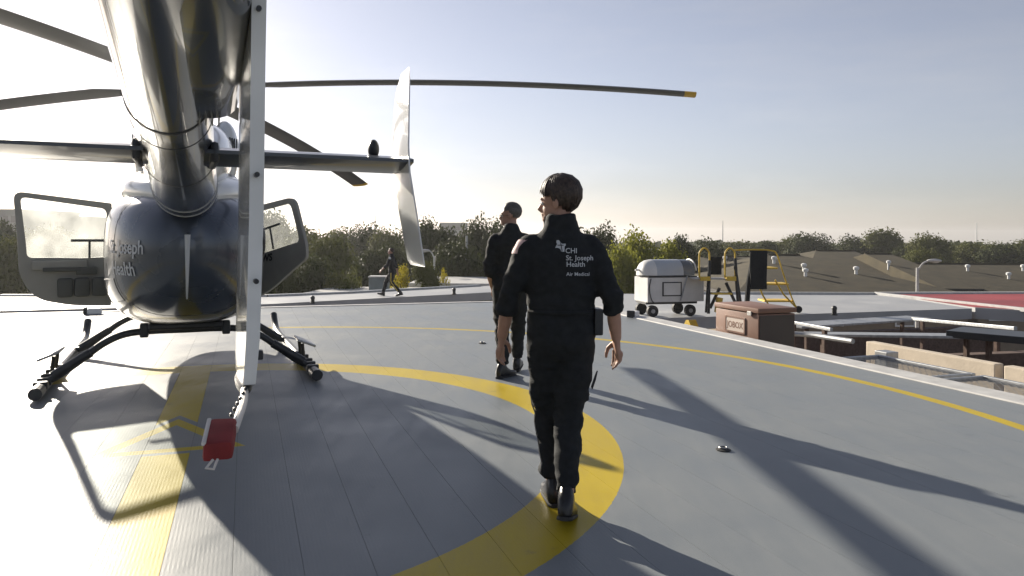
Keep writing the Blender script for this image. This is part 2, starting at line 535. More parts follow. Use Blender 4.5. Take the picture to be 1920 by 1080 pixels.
beam('steel_beam', at(1790, 622, 13.4), at(2000, 640, 12.2), 0.9, 0.12, M_BLACK, 'black painted beam above the dark yard at the right picture edge')
bm = B(); box(bm, (0, 0, 0), (0.22, 0.22, 1.0), (0, 0, PA), 0.01)
tag(obj('steel_post', bm, M_STEEL, loc=pad(8.75, 8.35, -0.72)), 'short square grey steel post standing left of the parapet end', 'post')
bm = B(); tube(bm, smooth_path([at(1600, 640, 12.2), at(1560, 634, 12.6), at(1520, 628, 13), at(1490, 626, 13.2)], 5), 0.045, 8)
tag(obj('pipe', bm, M_STEEL, smooth=True), 'pale pipe running from the post towards the brown chest', 'pipe')

# ------------------------------------------------------------------ perimeter lamps and deck fittings
def perimeter_lamp(p, label, s=1.0):
    t = empty('perimeter_lamp', p)
    tag(t, label, 'lamp', 'perimeter lamps of the decks')
    bm = B(); tube(bm, [(0, 0, 0), (0, 0, 0.03 * s), (0, 0, 0.035 * s), (0, 0, 0.15 * s)], [0.085 * s, 0.085 * s, 0.06 * s, 0.06 * s], 14)
    obj('base', bm, M_BLACK, t, True)
    bm = B(); tube(bm, [(0, 0, 0.151 * s), (0, 0, 0.20 * s), (0, 0, 0.235 * s), (0, 0, 0.25 * s)], [0.07 * s, 0.07 * s, 0.05 * s, 0.02 * s], 14)
    obj('lens', bm, M_BLACK, t, True)
    return t
perimeter_lamp(pad(7.15, 8.05, -0.70), 'tall black deck lamp on the ledge between helipad and parapet', 1.9)
perimeter_lamp(gp(1565, 591, LOW), 'black deck lamp on the near edge of the pale roof deck, behind the ledge', 1.1)
perimeter_lamp(gp(587, 569, LOW), 'black deck lamp on the left walkway, beside the tail fin')
perimeter_lamp(gp(852, 552, LOW), 'black deck lamp on the walkway, right of the walking person')
def flood(p, rz, label):
    t = empty('flood_lamp', p, rz)
    tag(t, label, 'lamp', 'flood lamps of the helipad edge')
    bm = B(); box(bm, (0, 0, 0.05), (0.22, 0.12, 0.1), None, 0.02); obj('housing', bm, M_WHITE, t)
    bm = B(); box(bm, (-0.14, 0, 0.06), (0.05, 0.14, 0.12), None, 0.015); obj('visor', bm, M_BLACK, t)
    return t
flood(pad(5.0 - 7.45, PAD_U1 - 0.25, 0), 0.3, 'white flood lamp at the far helipad edge, right of the tail finlet')
flood(pad(-4.2, PAD_U1 - 0.2, 0), 0.3, 'white flood lamp at the far helipad edge, near the tail fin')
flood(gp(1195, 594, 0.0) + Vector((-0.05, 0, 0)), 1.0, 'small white flood lamp on the helipad corner below the cart')
M_CHROME = mat('worn_metal', (0.4, 0.39, 0.37), 0.35, 0.9, var=0.2)
def tie_down(p, label):
    t = empty('tie_down', p)
    tag(t, label, 'tie-down', 'tie-down fittings in the deck')
    bm = B(); tube(bm, [(0, 0, 0.0), (0, 0, 0.006), (0, 0, 0.012)], [0.05, 0.05, 0.03], 16); obj('plate', bm, M_DARK, t, True)
    bm = B()
    tube(bm, [(0.025 * math.cos(k * PI / 6), 0.025 * math.sin(k * PI / 6) + 0.005, 0.018) for k in range(12)] + [(0.025, 0.005, 0.018)], 0.005, 6)
    obj('ring', bm, M_CHROME, t, True)
tie_down(gp(1357, 844), 'small metal tie-down ring by the shadows in front of the right line')
tie_down(gp(905, 644), 'small dark tie-down plate left of the walking pair of men')
# ------------------------------------------------------------------ helicopter
HA = R(23.75)
HF = Vector((-math.sin(HA), math.cos(HA), 0)); HR = Vector((math.cos(HA), math.sin(HA), 0))
H0 = Vector((-3.448, 8.055, 0)) - HR * 0.06
heli = empty('helicopter', H0, HA)
tag(heli, 'dark blue medical helicopter with white tail fin and open doors, parked on the helipad', 'helicopter')

def body_paint():
    m = mat('navy_gloss_paint', (0.05, 0.064, 0.088), 0.27, 0.3, coat=0.4, spec=0.6, rvar=0.05, vscale=2.5)
    nt = m.node_tree; p = nt.nodes['Principled BSDF']; b = NB(nt)
    tc = nt.nodes.new('ShaderNodeTexCoord'); sp = nt.nodes.new('ShaderNodeSeparateXYZ')
    nt.links.new(tc.outputs['Object'], sp.inputs[0])
    f = b.m('GREATER_THAN', b.m('ADD', sp.outputs[2], b.m('MULTIPLY', sp.outputs[1], 0.0)), 1.735)
    c = b.mix(f, (0.05, 0.064, 0.088, 1), (0.55, 0.56, 0.57, 1))
    nt.links.new(c, p.inputs['Base Color'])
    return m
M_BODY = body_paint()
M_NAVY = mat('navy_boom_paint', (0.034, 0.045, 0.062), 0.22, 0.25, coat=0.5, spec=0.6, rvar=0.05, vscale=3)
M_NAVY2 = mat('navy_stabiliser_paint', (0.025, 0.034, 0.05), 0.3, 0.1, coat=0.3)
M_FINW = mat('white_gloss_paint', (0.70, 0.71, 0.70), 0.2, coat=0.5, var=0.03, vscale=4)
M_GREYI = mat('grey_door_trim', (0.30, 0.295, 0.27), 0.6, var=0.08, vscale=5)
M_GREYD = mat('dark_door_pocket', (0.09, 0.095, 0.09), 0.7)
M_BLADE = mat('blade_grey', (0.075, 0.078, 0.08), 0.45, var=0.15, vscale=2)
M_SKID = mat('skid_dark_paint', (0.035, 0.036, 0.037), 0.4, 0.3, var=0.2, vscale=10)
M_TIP = mat('blade_tip_yellow', (0.65, 0.40, 0.03), 0.5)
M_REDC = mat('red_cover_fabric', (0.22, 0.022, 0.022), 0.8, var=0.2, vscale=12, bump=0.12, bscale=300)
M_TAPE = mat('pale_tape', (0.6, 0.57, 0.53), 0.5)
M_LET = mat('lettering_pale', (0.50, 0.52, 0.55), 0.5)
M_LETD = mat('lettering_dark', (0.02, 0.02, 0.022), 0.5)
def glass_mat(name, haze=0.22, tint=(0.95, 0.97, 0.96)):
    m = bpy.data.materials.new(name); m.use_nodes = True
    nt = m.node_tree; nt.nodes.clear()
    out = nt.nodes.new('ShaderNodeOutputMaterial')
    tr = nt.nodes.new('ShaderNodeBsdfTransparent'); tr.inputs[0].default_value = (*tint, 1)
    gl = nt.nodes.new('ShaderNodeBsdfGlossy'); gl.inputs['Roughness'].default_value = 0.05
    tl = nt.nodes.new('ShaderNodeBsdfTranslucent'); tl.inputs[0].default_value = (0.85, 0.85, 0.83, 1)
    lw_ = nt.nodes.new('ShaderNodeLayerWeight'); lw_.inputs[0].default_value = 0.5
    fr = nt.nodes.new('ShaderNodeMath'); fr.operation = 'POWER'; fr.inputs[1].default_value = 4.0
    nt.links.new(lw_.outputs['Facing'], fr.inputs[0])
    tcg = nt.nodes.new('ShaderNodeTexCoord'); ng = nt.nodes.new('ShaderNodeTexNoise'); ng.inputs['Scale'].default_value = 4
    nt.links.new(tcg.outputs['Object'], ng.inputs['Vector'])
    mr = nt.nodes.new('ShaderNodeMapRange'); mr.inputs[1].default_value = 0.3; mr.inputs[2].default_value = 0.7
    mr.inputs[3].default_value = haze * 0.6; mr.inputs[4].default_value = haze * 1.4
    nt.links.new(ng.outputs['Fac'], mr.inputs[0])
    m1 = nt.nodes.new('ShaderNodeMixShader'); nt.links.new(mr.outputs[0], m1.inputs[0])
    nt.links.new(tr.outputs[0], m1.inputs[1]); nt.links.new(tl.outputs[0], m1.inputs[2])
    m2 = nt.nodes.new('ShaderNodeMixShader')
    nt.links.new(fr.outputs[0], m2.inputs[0]); nt.links.new(m1.outputs[0], m2.inputs[1]); nt.links.new(gl.outputs[0], m2.inputs[2])
    nt.links.new(m2.outputs[0], out.inputs[0])
    return m
M_PANE = glass_mat('dusty_glass', 0.16)

def sect(y, w, zb, zt, cx=0.0, e=2.6, n=48, eb=None):
    zc, h = (zb + zt) / 2, (zt - zb) / 2
    pts = []
    for k in range(n):
        a = 2 * PI * k / n
        c, s = math.cos(a), math.sin(a)
        ex = e if s >= 0 else (eb or e)
        pts.append(Vector((cx + w * math.copysign(abs(c) ** (2 / ex), c), y, zc + h * math.copysign(abs(s) ** (2 / ex), s))))
    return pts

def loft_interp(secs, n=6):
    """Catmull-Rom through parameter rows"""
    out = []
    for i in range(len(secs) - 1):
        p0, p1, p2, p3 = secs[max(i - 1, 0)], secs[i], secs[i + 1], secs[min(i + 2, len(secs) - 1)]
        for k in range(n):
            t = k / n
            out.append([0.5 * (2 * b + (c - a) * t + (2 * a - 5 * b + 4 * c - d) * t * t + (3 * b - a - 3 * c + d) * t ** 3) for a, b, c, d in zip(p0, p1, p2, p3)])
    out.append(list(secs[-1]))
    return out

# fuselage: y, half width, z bottom, z top, exponent top, exponent bottom
FUS = [(-2.60, 0.05, 1.22, 1.40, 2.0, 2.0), (-2.54, 0.20, 1.06, 1.56, 2.1, 2.1), (-2.36, 0.36, 0.90, 1.68, 2.3, 2.3), (-2.05, 0.52, 0.76, 1.76, 3.0, 2.6),
       (-1.6, 0.635, 0.65, 1.80, 3.6, 2.9), (-1.0, 0.69, 0.57, 1.78, 4.2, 3.1), (-0.3, 0.71, 0.52, 1.77, 3.8, 3.2), (0.6, 0.72, 0.50, 1.79, 2.8, 3.2),
       (1.4, 0.70, 0.50, 1.72, 2.6, 3.0), (2.1, 0.60, 0.53, 1.55, 2.6, 2.6), (2.6, 0.40, 0.60, 1.22, 2.3, 2.3), (2.95, 0.10, 0.78, 0.96, 2.0, 2.0)]
bm = B()
rings(bm, [sect(y, w, zb, zt, 0, e, 64, eb) for y, w, zb, zt, e, eb in loft_interp(FUS, 6)])
bmesh.ops.recalc_face_normals(bm, faces=bm.faces)
fus_bvh = BVHTree.FromBMesh(bm)
fuselage = obj('fuselage', bm, M_BODY, heli, True, 60)

# panel seams: thin dark hoops lying on the skin
def hoop(y, name, m, r=0.006, parent=fuselage, a0=0, a1=2 * PI, n=60):
    P = []
    for k in range(n + 1):
        a = a0 + (a1 - a0) * k / n
        d = Vector((-math.cos(a), 0, -math.sin(a)))
        hit = fus_bvh.ray_cast(Vector((math.cos(a) * 3, y, 1.3 + math.sin(a) * 3)), d)
        if hit[0]: P.append(hit[0])
    bm = B(); tube(bm, P, r, 5); return obj(name, bm, m, parent, True)
hoop(-1.45, 'panel_seam', M_BLACK, 0.004)
# keel strake down the rounded tail of the cabin
bm = B()
P = []
for z in [1.42, 1.36, 1.3, 1.22, 1.14, 1.06, 0.98, 0.92]:
    h = fus_bvh.ray_cast(Vector((0.0, -6, z)), Vector((0, 1, 0)))
    if h[0]: P.append(h[0] + Vector((0, -0.012, 0)))
tube(bm, P, [0.024 * (1 - 0.10 * i) for i in range(len(P))], 6)
obj('keel_strip', bm, M_LET, fuselage, True)

bm = B()
for (ya, za, yb, zb_) in ((-1.35, 1.02, -1.35, 0.80), (-1.35, 0.80, -1.95, 0.88), (-1.95, 0.88, -1.95, 1.06), (-1.95, 1.06, -1.35, 1.02)):
    P = []
    for k in range(9):
        t = k / 8
        h = fus_bvh.ray_cast(Vector((-3, ya + (yb - ya) * t, za + (zb_ - za) * t)), Vector((1, 0, 0)))
        if h[0]: P.append(h[0] - Vector((0.001, 0, 0)))
    if len(P) > 2: tube(bm, P, 0.0035, 4)
obj('hatch_seam', bm, M_BLACK, fuselage, True)
hoop(-2.0, 'panel_seam', M_BLACK, 0.003)
def lettering(body, size, origin, e1, e2, cast, parent, m, bvh, lift=0.007, bold=0.0, name='lettering', spacing=1.0):
    me = text_mesh(body, size, bold, spacing)
    bm = B(); bm.from_mesh(me); bpy.data.meshes.remove(me)
    bmesh.ops.subdivide_edges(bm, edges=[e for e in bm.edges if e.calc_length() > size * 0.25], cuts=3, use_grid_fill=False)
    bmesh.ops.triangulate(bm, faces=bm.faces)
    for v in bm.verts:
        q = origin + e1 * v.co.x + e2 * v.co.y
        h = bvh.ray_cast(q, cast)
        if h[0] is None:
            h = bvh.find_nearest(q)
        v.co = h[0] - cast * lift
    return obj(name, bm, m, parent)
Ux, Uy, Uz = Vector((1, 0, 0)), Vector((0, 1, 0)), Vector((0, 0, 1))
cL = Vector((0.82, 0.57, 0)).normalized()
eL = Vector((0.57, -0.82, 0)).normalized()
oL = Vector((-0.93, -1.22, 1.27)) - cL * 1.5 + eL * 0.77
lettering('St. Joseph', 0.150, oL, eL, Uz, cL, fuselage, M_LET, fus_bvh, bold=0.002)
lettering('Health', 0.150, oL - Uz * 0.17 + eL * 0.06, eL, Uz, cL, fuselage, M_LET, fus_bvh, bold=0.002)
cR = Vector((-0.82, 0.57, 0)).normalized()
eR = Vector((0.57, 0.82, 0)).normalized()
oR = Vector((0.40, -2.0, 1.27)) - cR * 1.5 - eR * 0.25
lettering('St. Joseph', 0.165, oR, eR, Uz, cR, fuselage, M_LET, fus_bvh, bold=0.002)
lettering('Health', 0.165, oR - Uz * 0.17, eR, Uz, cR, fuselage, M_LET, fus_bvh, bold=0.002)

# engine cowling and mast fairing
COW = [(-2.75, 0.10, 1.86, 2.06, 2.1), (-2.4, 0.26, 1.80, 2.22, 2.2), (-1.8, 0.36, 1.80, 2.40, 2.4), (-1.0, 0.38, 1.78, 2.50, 2.4), (-0.4, 0.33, 1.75, 2.38, 2.2), (0.2, 0.27, 1.72, 2.20, 2.0), (0.7, 0.22, 1.70, 2.02, 2.0), (1.2, 0.10, 1.68, 1.84, 2.0)]
bm = B(); rings(bm, [sect(y, w, zb, zt, 0, e, 40) for y, w, zb, zt, e in loft_interp(COW, 5)])
cow_bvh = BVHTree.FromBMesh(bm)
cowling = obj('engine_cowling', bm, M_FINW, heli, True, 60)
for sx in (-1, 1):
    bm = B(); ellipsoid(bm, (sx * 0.34, -0.75, 2.22), (0.14, 0.36, 0.33)); pod = obj('intake_pod', bm, M_FINW, cowling, True)
    for k in range(5):
        bm = B(); a = -0.22 + k * 0.075
        box(bm, (sx * (0.375 + 0.022 * k) , -1.07 + 0.012 * k, 2.30 - 0.004 * k), (0.012, 0.03, 0.11), None); obj('louvre_slot', bm, M_BLACK, cowling)
bm = B(); tube(bm, [(0, -1.6, 2.35), (0, -2.0, 2.5), (0, -2.3, 2.55)], [0.13, 0.125, 0.12], 16); obj('exhaust_pipe', bm, M_CHROME, heli, True)
for sx in (-1, 1):
    bm = B(); ellipsoid(bm, (sx * 0.36, -1.15, 1.90), (0.10, 0.3, 0.09)); obj('roof_fairing', bm, M_NAVY2, heli, True)

# broad roof fairing under the cowling
RF = [(-2.3, 0.16, 1.62, 1.84, 2.2), (-1.9, 0.38, 1.62, 1.93, 2.3), (-1.3, 0.54, 1.62, 2.0, 2.4), (-0.4, 0.48, 1.60, 1.98, 2.2), (0.6, 0.38, 1.60, 1.90, 2.1), (1.3, 0.2, 1.58, 1.78, 2.0)]
bm = B(); rings(bm, [sect(y, w, zb, zt, 0, e, 40) for y, w, zb, zt, e in loft_interp(RF, 5)]); obj('roof_cowl', bm, M_FINW, heli, True, 60)
# tail boom
def boom_c(y):
    t = (-2.7 - y) / 4.0
    return Vector((-0.02 - 0.115 * min(t, 1.1), y, 1.79 + 0.40 * t)), 0.225 - 0.082 * t
bm = B(); rs = []
for k in range(33):
    y = -1.85 - 4.87 * k / 32
    c, r = boom_c(y)
    rs.append([c + Vector((r * math.cos(2 * PI * i / 40), 0, r * math.sin(2 * PI * i / 40))) for i in range(40)])
rings(bm, rs)
boom_bvh = BVHTree.FromBMesh(bm)
boom = obj('tail_boom', bm, M_NAVY, heli, True, 60)
def boom_band(y, w, m, name, dr=0.004):
    bm = B()
    rings(bm, [[boom_c(yy)[0] + Vector((math.cos(2 * PI * i / 40), 0, math.sin(2 * PI * i / 40))) * (boom_c(yy)[1] + d) for i in range(40)] for yy, d in ((y, 0.0), (y, dr), (y - w, dr), (y - w, 0.0))], cap=False)
    obj(name, bm, m, boom, True, 30)
boom_band(-2.62, 0.025, M_LET, 'joint_band'); boom_band(-2.85, 0.02, M_LET, 'joint_band'); boom_band(-5.2, 0.02, M_BLACK, 'joint_band')
boom_band(-3.9, 0.010, M_BLACK, 'panel_seam', 0.002); boom_band(-4.9, 0.010, M_BLACK, 'panel_seam', 0.002)
# driveshaft cover along the top of the boom
bm = B(); rs = []
for k in range(17):
    y = -2.7 - 3.7 * k / 16; c, r = boom_c(y)
    rs.append([c + Vector((0.075 * math.cos(2 * PI * i / 16), 0, r * 0.93 + 0.075 * math.sin(2 * PI * i / 16))) for i in range(16)])
rings(bm, rs); obj('driveshaft_cover', bm, M_NAVY, boom, True, 60)
# fairing that carries the fin (wider than the boom, to its right)
bm = B(); rs = []
for y, hw_, zb, zt, cx in ((-5.22, 0.13, 1.945, 2.22, 0.025), (-5.32, 0.165, 1.93, 2.26, 0.03), (-5.9, 0.165, 1.985, 2.34, 0.015), (-6.5, 0.15, 2.05, 2.40, 0.005), (-6.8, 0.08, 2.14, 2.34, 0.0)):
    rs.append(sect(y, hw_, zb, zt, cx, 3.2, 36))
rings(bm, rs); fair = obj('fin_fairing', bm, M_NAVY, heli, True, 50)
for k in range(7):
    bm = B(); box(bm, (-0.045 + 0.026 * k, -5.262, 1.965), (0.006, 0.10, 0.075), (R(-25), 0, 0), 0.002); obj('cooling_rib', bm, M_STEEL, fair)
# vertical fin, right of the boom
def airfoil(c, th, n=9, te=0.45):
    up = []
    for i in range(n + 1):
        t = i / n
        up.append((t, th * (1.6 * math.sqrt(t) * (1 - t) + te * t * t) if t < 1 else th * te))
    pts = [(t * c, h) for t, h in up] + [(t * c, -h) for t, h in reversed(up[1:])]
    return pts
FIN = [(0.950, -5.74, 0.50, 0.014, 0.108), (0.975, -5.68, 0.64, 0.018, 0.112), (1.12, -5.65, 0.71, 0.020, 0.118), (1.5, -5.62, 0.76, 0.021, 0.124), (1.95, -5.62, 0.78, 0.021, 0.124), (2.3, -5.72, 0.74, 0.021, 0.122), (2.8, -5.98, 0.62, 0.020, 0.120), (3.25, -6.2, 0.52, 0.018, 0.118), (3.32, -6.3, 0.38, 0.012, 0.118)]
bm = B(); rs = []
for z, yl, c, th, cx in FIN:
    rs.append([Vector((cx + 0.05 + h, yl - t, z)) for t, h in airfoil(c, th, 10, 1.0)])
M_FIN2 = mat('white_fin_paint', (0.76, 0.77, 0.76), 0.08, coat=0.6, var=0.04, vscale=4)
rings(bm, rs); fin = obj('vertical_fin', bm, M_FIN2, heli, True, 40)
for z, yl in ((2.16, -6.36), (2.11, -6.42), (2.22, -6.30), (1.62, -6.40), (1.3, -6.40)):
    bm = B(); disc(bm, (0.172, -6.40 if z < 2 else -6.425, z), (0, 1, 0), 0.008, 0.03, 10); obj('fin_fastener', bm, M_BLACK, fin, True)
bm = B(); ellipsoid(bm, (0.196, -6.34, 1.42), (0.008, 0.04, 0.05)); obj('fin_dark_oval', bm, M_BLACK, fin, True)  # small black oval on the right face of the fin
bm = B(); box(bm, (0.190, -6.28, 1.06), (0.03, 0.03, 0.03), None, 0.005); obj('fin_bracket', bm, M_BLACK, fin)
# tail skid (stinger) and the red cover hanging on it
bm = B(); ellipsoid(bm, (0.155, -6.16, 0.955), (0.026, 0.15, 0.03)); obj('skid_boot', bm, M_BLACK, fin, True)
bm = B(); tube(bm, smooth_path([(0.155, -6.22, 0.955), (0.138, -6.42, 0.948), (0.115, -6.58, 0.942), (0.095, -6.70, 0.935)], 4), 0.012, 10)
sk = obj('tail_skid', bm, M_TAPE, heli, True)
for k in range(6):
    bm = B(); ellipsoid(bm, (0.150 - 0.011 * k, -6.33 - 0.05 * k, 0.966 - 0.004 * k), (0.006, 0.012, 0.006), None, 8, 6); obj('chain_link', bm, M_BLACK, sk, True)

# tail skid cover: a separate padded red cover
cov = empty('skid_cover', H0 + HR * 0.06 - HF * 6.74 + Vector((0, 0, 0.925)), HA)
tag(cov, 'red padded cover with pale taped edges hanging on the tail skid', 'cover')
cov.scale = (0.88, 0.80, 0.88)
CR = Euler((R(8), 0, R(-6))).to_matrix().to_4x4()
bm = B(); box(bm, (0, 0, 0), (0.078, 0.20, 0.055), CR, 0.014); bmesh.ops.subdivide_edges(bm, edges=bm.edges, cuts=2, use_grid_fill=True)
for v in bm.verts: v.co += Vector((mnoise.noise(v.co * 14), mnoise.noise(v.co * 14 + Vector((5, 0, 0))), mnoise.noise(v.co * 14 + Vector((0, 7, 0))))) * 0.004
obj('padding', bm, M_REDC, cov, True, 50)
bm = B(); box(bm, CR @ Vector((-0.036, 0.0, 0.025)), (0.012, 0.19, 0.012), CR, 0.004); obj('tape_edge', bm, M_TAPE, cov)
bm = B(); tube(bm, [CR @ Vector((-0.012, -0.098, -0.02)), CR @ Vector((-0.028, -0.12, -0.034)), CR @ Vector((-0.008, -0.125, -0.036)), CR @ Vector((0.0, -0.098, -0.02))], 0.004, 6); obj('pull_loop', bm, M_TAPE, cov, True)

# tail rotor (left side of the boom)
tr = obj('tail_rotor_hub', disc(B(), (-0.42, -6.9, 2.7), (1, 0, 0), 0.06, 0.12, 16), M_STEEL, heli, True)
bm = B(); tube(bm, [(-0.2, -6.6, 2.3), (-0.42, -6.9, 2.7)], 0.05, 10); obj('tail_rotor_shaft', bm, M_STEEL, heli, True)
for s in (-1, 1):
    bm = B(); d = Vector((0, 0.92, 0.39)) * s
    box(bm, Vector((-0.45, -6.9, 2.7)) + d * 0.45, (0.018, 0.74, 0.13), Matrix.Rotation(math.atan2(0.39, 0.92), 4, 'X'), 0.006); obj('tail_rotor_blade', bm, M_BLADE, heli)

# stabiliser with finlets
def stab_y(x): return -4.12
bm = B(); rs = []
for x in [-1.17, -0.9, -0.5, -0.1, 0.1, 0.5, 0.9, 1.20]:
    rs.append([Vector((x, -4.08 - t, 1.868 + h * (1 if h > 0 else 1.15))) for t, h in airfoil(0.46, 0.075, 10, 0.12)])
rings(bm, rs); stab = obj('stabiliser', bm, M_NAVY2, heli, True, 45)
bm = B(); box(bm, (-0.25, -4.30, 1.865), (0.05, 0.48, 0.12), None, 0.03); obj('stabiliser_cuff', bm, M_BLACK, stab, True)
bm = B(); box(bm, (0.12, -4.30, 1.865), (0.05, 0.48, 0.12), None, 0.03); obj('stabiliser_cuff', bm, M_BLACK, stab, True)
bm = B(); ellipsoid(bm, (1.03, -4.25, 1.955), (0.034, 0.05, 0.06)); obj('position_lamp', bm, M_BLACK, stab, True)
for s in (-1, 1):
    fl = [(1.255, -4.36, 0.36, 0.006, 1.215), (1.285, -4.30, 0.42, 0.011, 1.212), (1.55, -4.18, 0.46, 0.014, 1.195), (1.80, -4.08, 0.48, 0.016, 1.175), (1.95, -4.06, 0.48, 0.016, 1.172), (2.2, -4.09, 0.44, 0.014, 1.175), (2.33, -4.12, 0.40, 0.011, 1.178), (2.43, -4.24, 0.22, 0.005, 1.182)]
    bm = B(); rs = []
    for z, yl, c, th, cx in fl:
        rs.append([Vector((s * (cx + h + -0.05 * t + 0.02), yl - t, z)) for t, h in airfoil(c, th, 8, 0.3)])
    rings(bm, rs); obj('finlet', bm, M_FINW, heli, True, 40)

# main rotor
HUBZ = 2.98
bm = B(); tube(bm, [(0, 0, 2.1), (0, 0.02, 2.75), (0, 0.03, HUBZ + 0.06)], [0.07, 0.055, 0.055], 16); obj('rotor_mast', bm, M_SKID, heli, True)
bm = B(); tube(bm, [(0, 0, 2.22), (0, 0, 2.32), (0, 0, 2.46), (0, 0, 2.5)], [0.20, 0.16, 0.09, 0.07], 20); obj('mast_fairing', bm, M_NAVY2, heli, True)
bm = B(); disc(bm, (0, 0.02, 2.72), (0, 0.06, 1), 0.17, 0.05, 20); disc(bm, (0, 0.02, 2.79), (0, 0.06, 1), 0.14, 0.04, 20); obj('swashplate', bm, M_SKID, heli, True)
bm = B(); disc(bm, (0, 0, HUBZ), (0, 0.07, 1), 0.22, 0.08, 20); disc(bm, (0, 0.0, HUBZ + 0.08), (0, 0.07, 1), 0.12, 0.09, 20); hub = obj('rotor_hub', bm, M_SKID, heli, True)
for th in (33.1, 123.1, -56.9, -146.9):
    a = R(th); d = Vector((math.sin(a), math.cos(a), 0)); s = Vector((math.cos(a), -math.sin(a), 0))
    def dz(r): return HUBZ - 0.0135 * r * r - 0.068 * r * math.cos(a)
    bm = B(); tube(bm, [d * r + Vector((0, 0, dz(r))) for r in (0.12, 0.3, 0.55, 0.75)], [(0.11, 0.045), (0.10, 0.05), (0.085, 0.05), (0.07, 0.04)], 12)
    obj('blade_grip', bm, M_SKID, hub, True)
    bm = B(); tube(bm, [d * 0.28 + s * 0.14 + Vector((0, 0, dz(0.28) - 0.02)), d * 0.15 + s * 0.08 + Vector((0, 0, 2.76))], 0.014, 8); obj('pitch_link', bm, M_STEEL, hub, True)
    CH = 0.28; TW = math.copysign(1, -s.y) * R({33.1: 8, 123.1: -1, -56.9: 9, -146.9: 6}[th])
    bm = B(); rs = []
    N = 26
    for k in range(N + 1):
        r = 0.62 + (5.22 - 0.62) * k / N
        ch = CH if r > 0.95 else 0.12 + (CH - 0.12) * (r - 0.62) / 0.33
        tw = TW
        ring_ = []
        for t, h in airfoil(ch, 0.034, 7, 0.06):
            x_ = (0.28 * ch - t)
            ring_.append(d * r + s * (x_ * math.cos(tw)) + Vector((0, 0, dz(r) + h * 0.9 + x_ * math.sin(tw))))
        rs.append(ring_)
    rings(bm, rs); bl = obj('rotor_blade', bm, M_BLADE, heli, True, 40)
    bm = B(); rs = []
    for r in (5.222, 5.33):
        rs.append([d * r + s * ((0.28 * CH - t) * math.cos(TW)) + Vector((0, 0, dz(r) + h * 0.9 + (0.28 * CH - t) * math.sin(TW))) for t, h in airfoil(CH, 0.034, 7, 0.06)])
    rings(bm, rs); obj('blade_tip', bm, M_TIP, bl, True, 40)

# skid landing gear
gear = []
for s in (-1, 1):
    bm = B(); X = s * 1.165
    tube(bm, smooth_path([(X, -1.38, 0.062), (X, -0.6, 0.055), (X, 0.6, 0.055), (X, 1.7, 0.06), (X, 2.15, 0.10), (X, 2.42, 0.26)], 5), 0.045, 14)
    skid = obj('skid_tube', bm, M_SKID, heli, True)
    bm = B(); tube(bm, [(X, -1.40, 0.062), (X, -1.18, 0.060)], 0.054, 14); obj('skid_shoe', bm, M_BLACK, skid, True)
    for y in (-1.12, -0.92, -0.72, -0.45, -0.2):
        bm = B(); box(bm, (X, y, 0.085), (0.115, 0.06, 0.07), None, 0.01); obj('skid_clamp', bm, M_SKID, skid)
    bm = B(); box(bm, (X + s * 0.02, -0.42, 0.26), (0.20, 0.36, 0.025), (0, R(s * 22), 0), 0.008); st_ = obj('step_plate', bm, M_STEEL, skid)
    bm = B(); tube(bm, [(X, -0.3, 0.05), (X - s * 0.02, -0.3, 0.25)], 0.018, 8); obj('step_bracket', bm, M_SKID, skid, True)
    bm = B(); tube(bm, [(X, -0.54, 0.05), (X - s * 0.02, -0.54, 0.25)], 0.018, 8); obj('step_bracket', bm, M_SKID, skid, True)
for Y, zc in ((-0.92, 0.50), (1.05, 0.47)):
    half = [(0.0, zc), (0.30, zc), (0.52, zc - 0.02), (0.70, zc - 0.10), (0.88, zc - 0.24), (1.04, zc - 0.36), (1.165, 0.075)]
    P = [(-x, Y, z) for x, z in reversed(half)] + [(x, Y, z) for x, z in half[1:]]
    bm = B(); tube(bm, smooth_path(P, 4), 0.032, 12); ct = obj('cross_tube', bm, M_SKID, heli, True)
    for s in (-1, 1):
        bm = B(); box(bm, (s * 0.36, Y, zc + 0.01), (0.075, 0.12, 0.13), None, 0.015); obj('saddle_clamp', bm, M_BLACK, ct)
        bm = B(); tube(bm, [(s * 0.80, Y, zc - 0.175), (s * 1.10, Y, zc - 0.37)], 0.042, 12); obj('tube_cuff', bm, M_SKID, ct, True)
bm = B(); box(bm, (0, -0.92, 0.545), (0.66, 0.22, 0.06), None, 0.02); obj('belly_beam', bm, M_BLACK, heli)
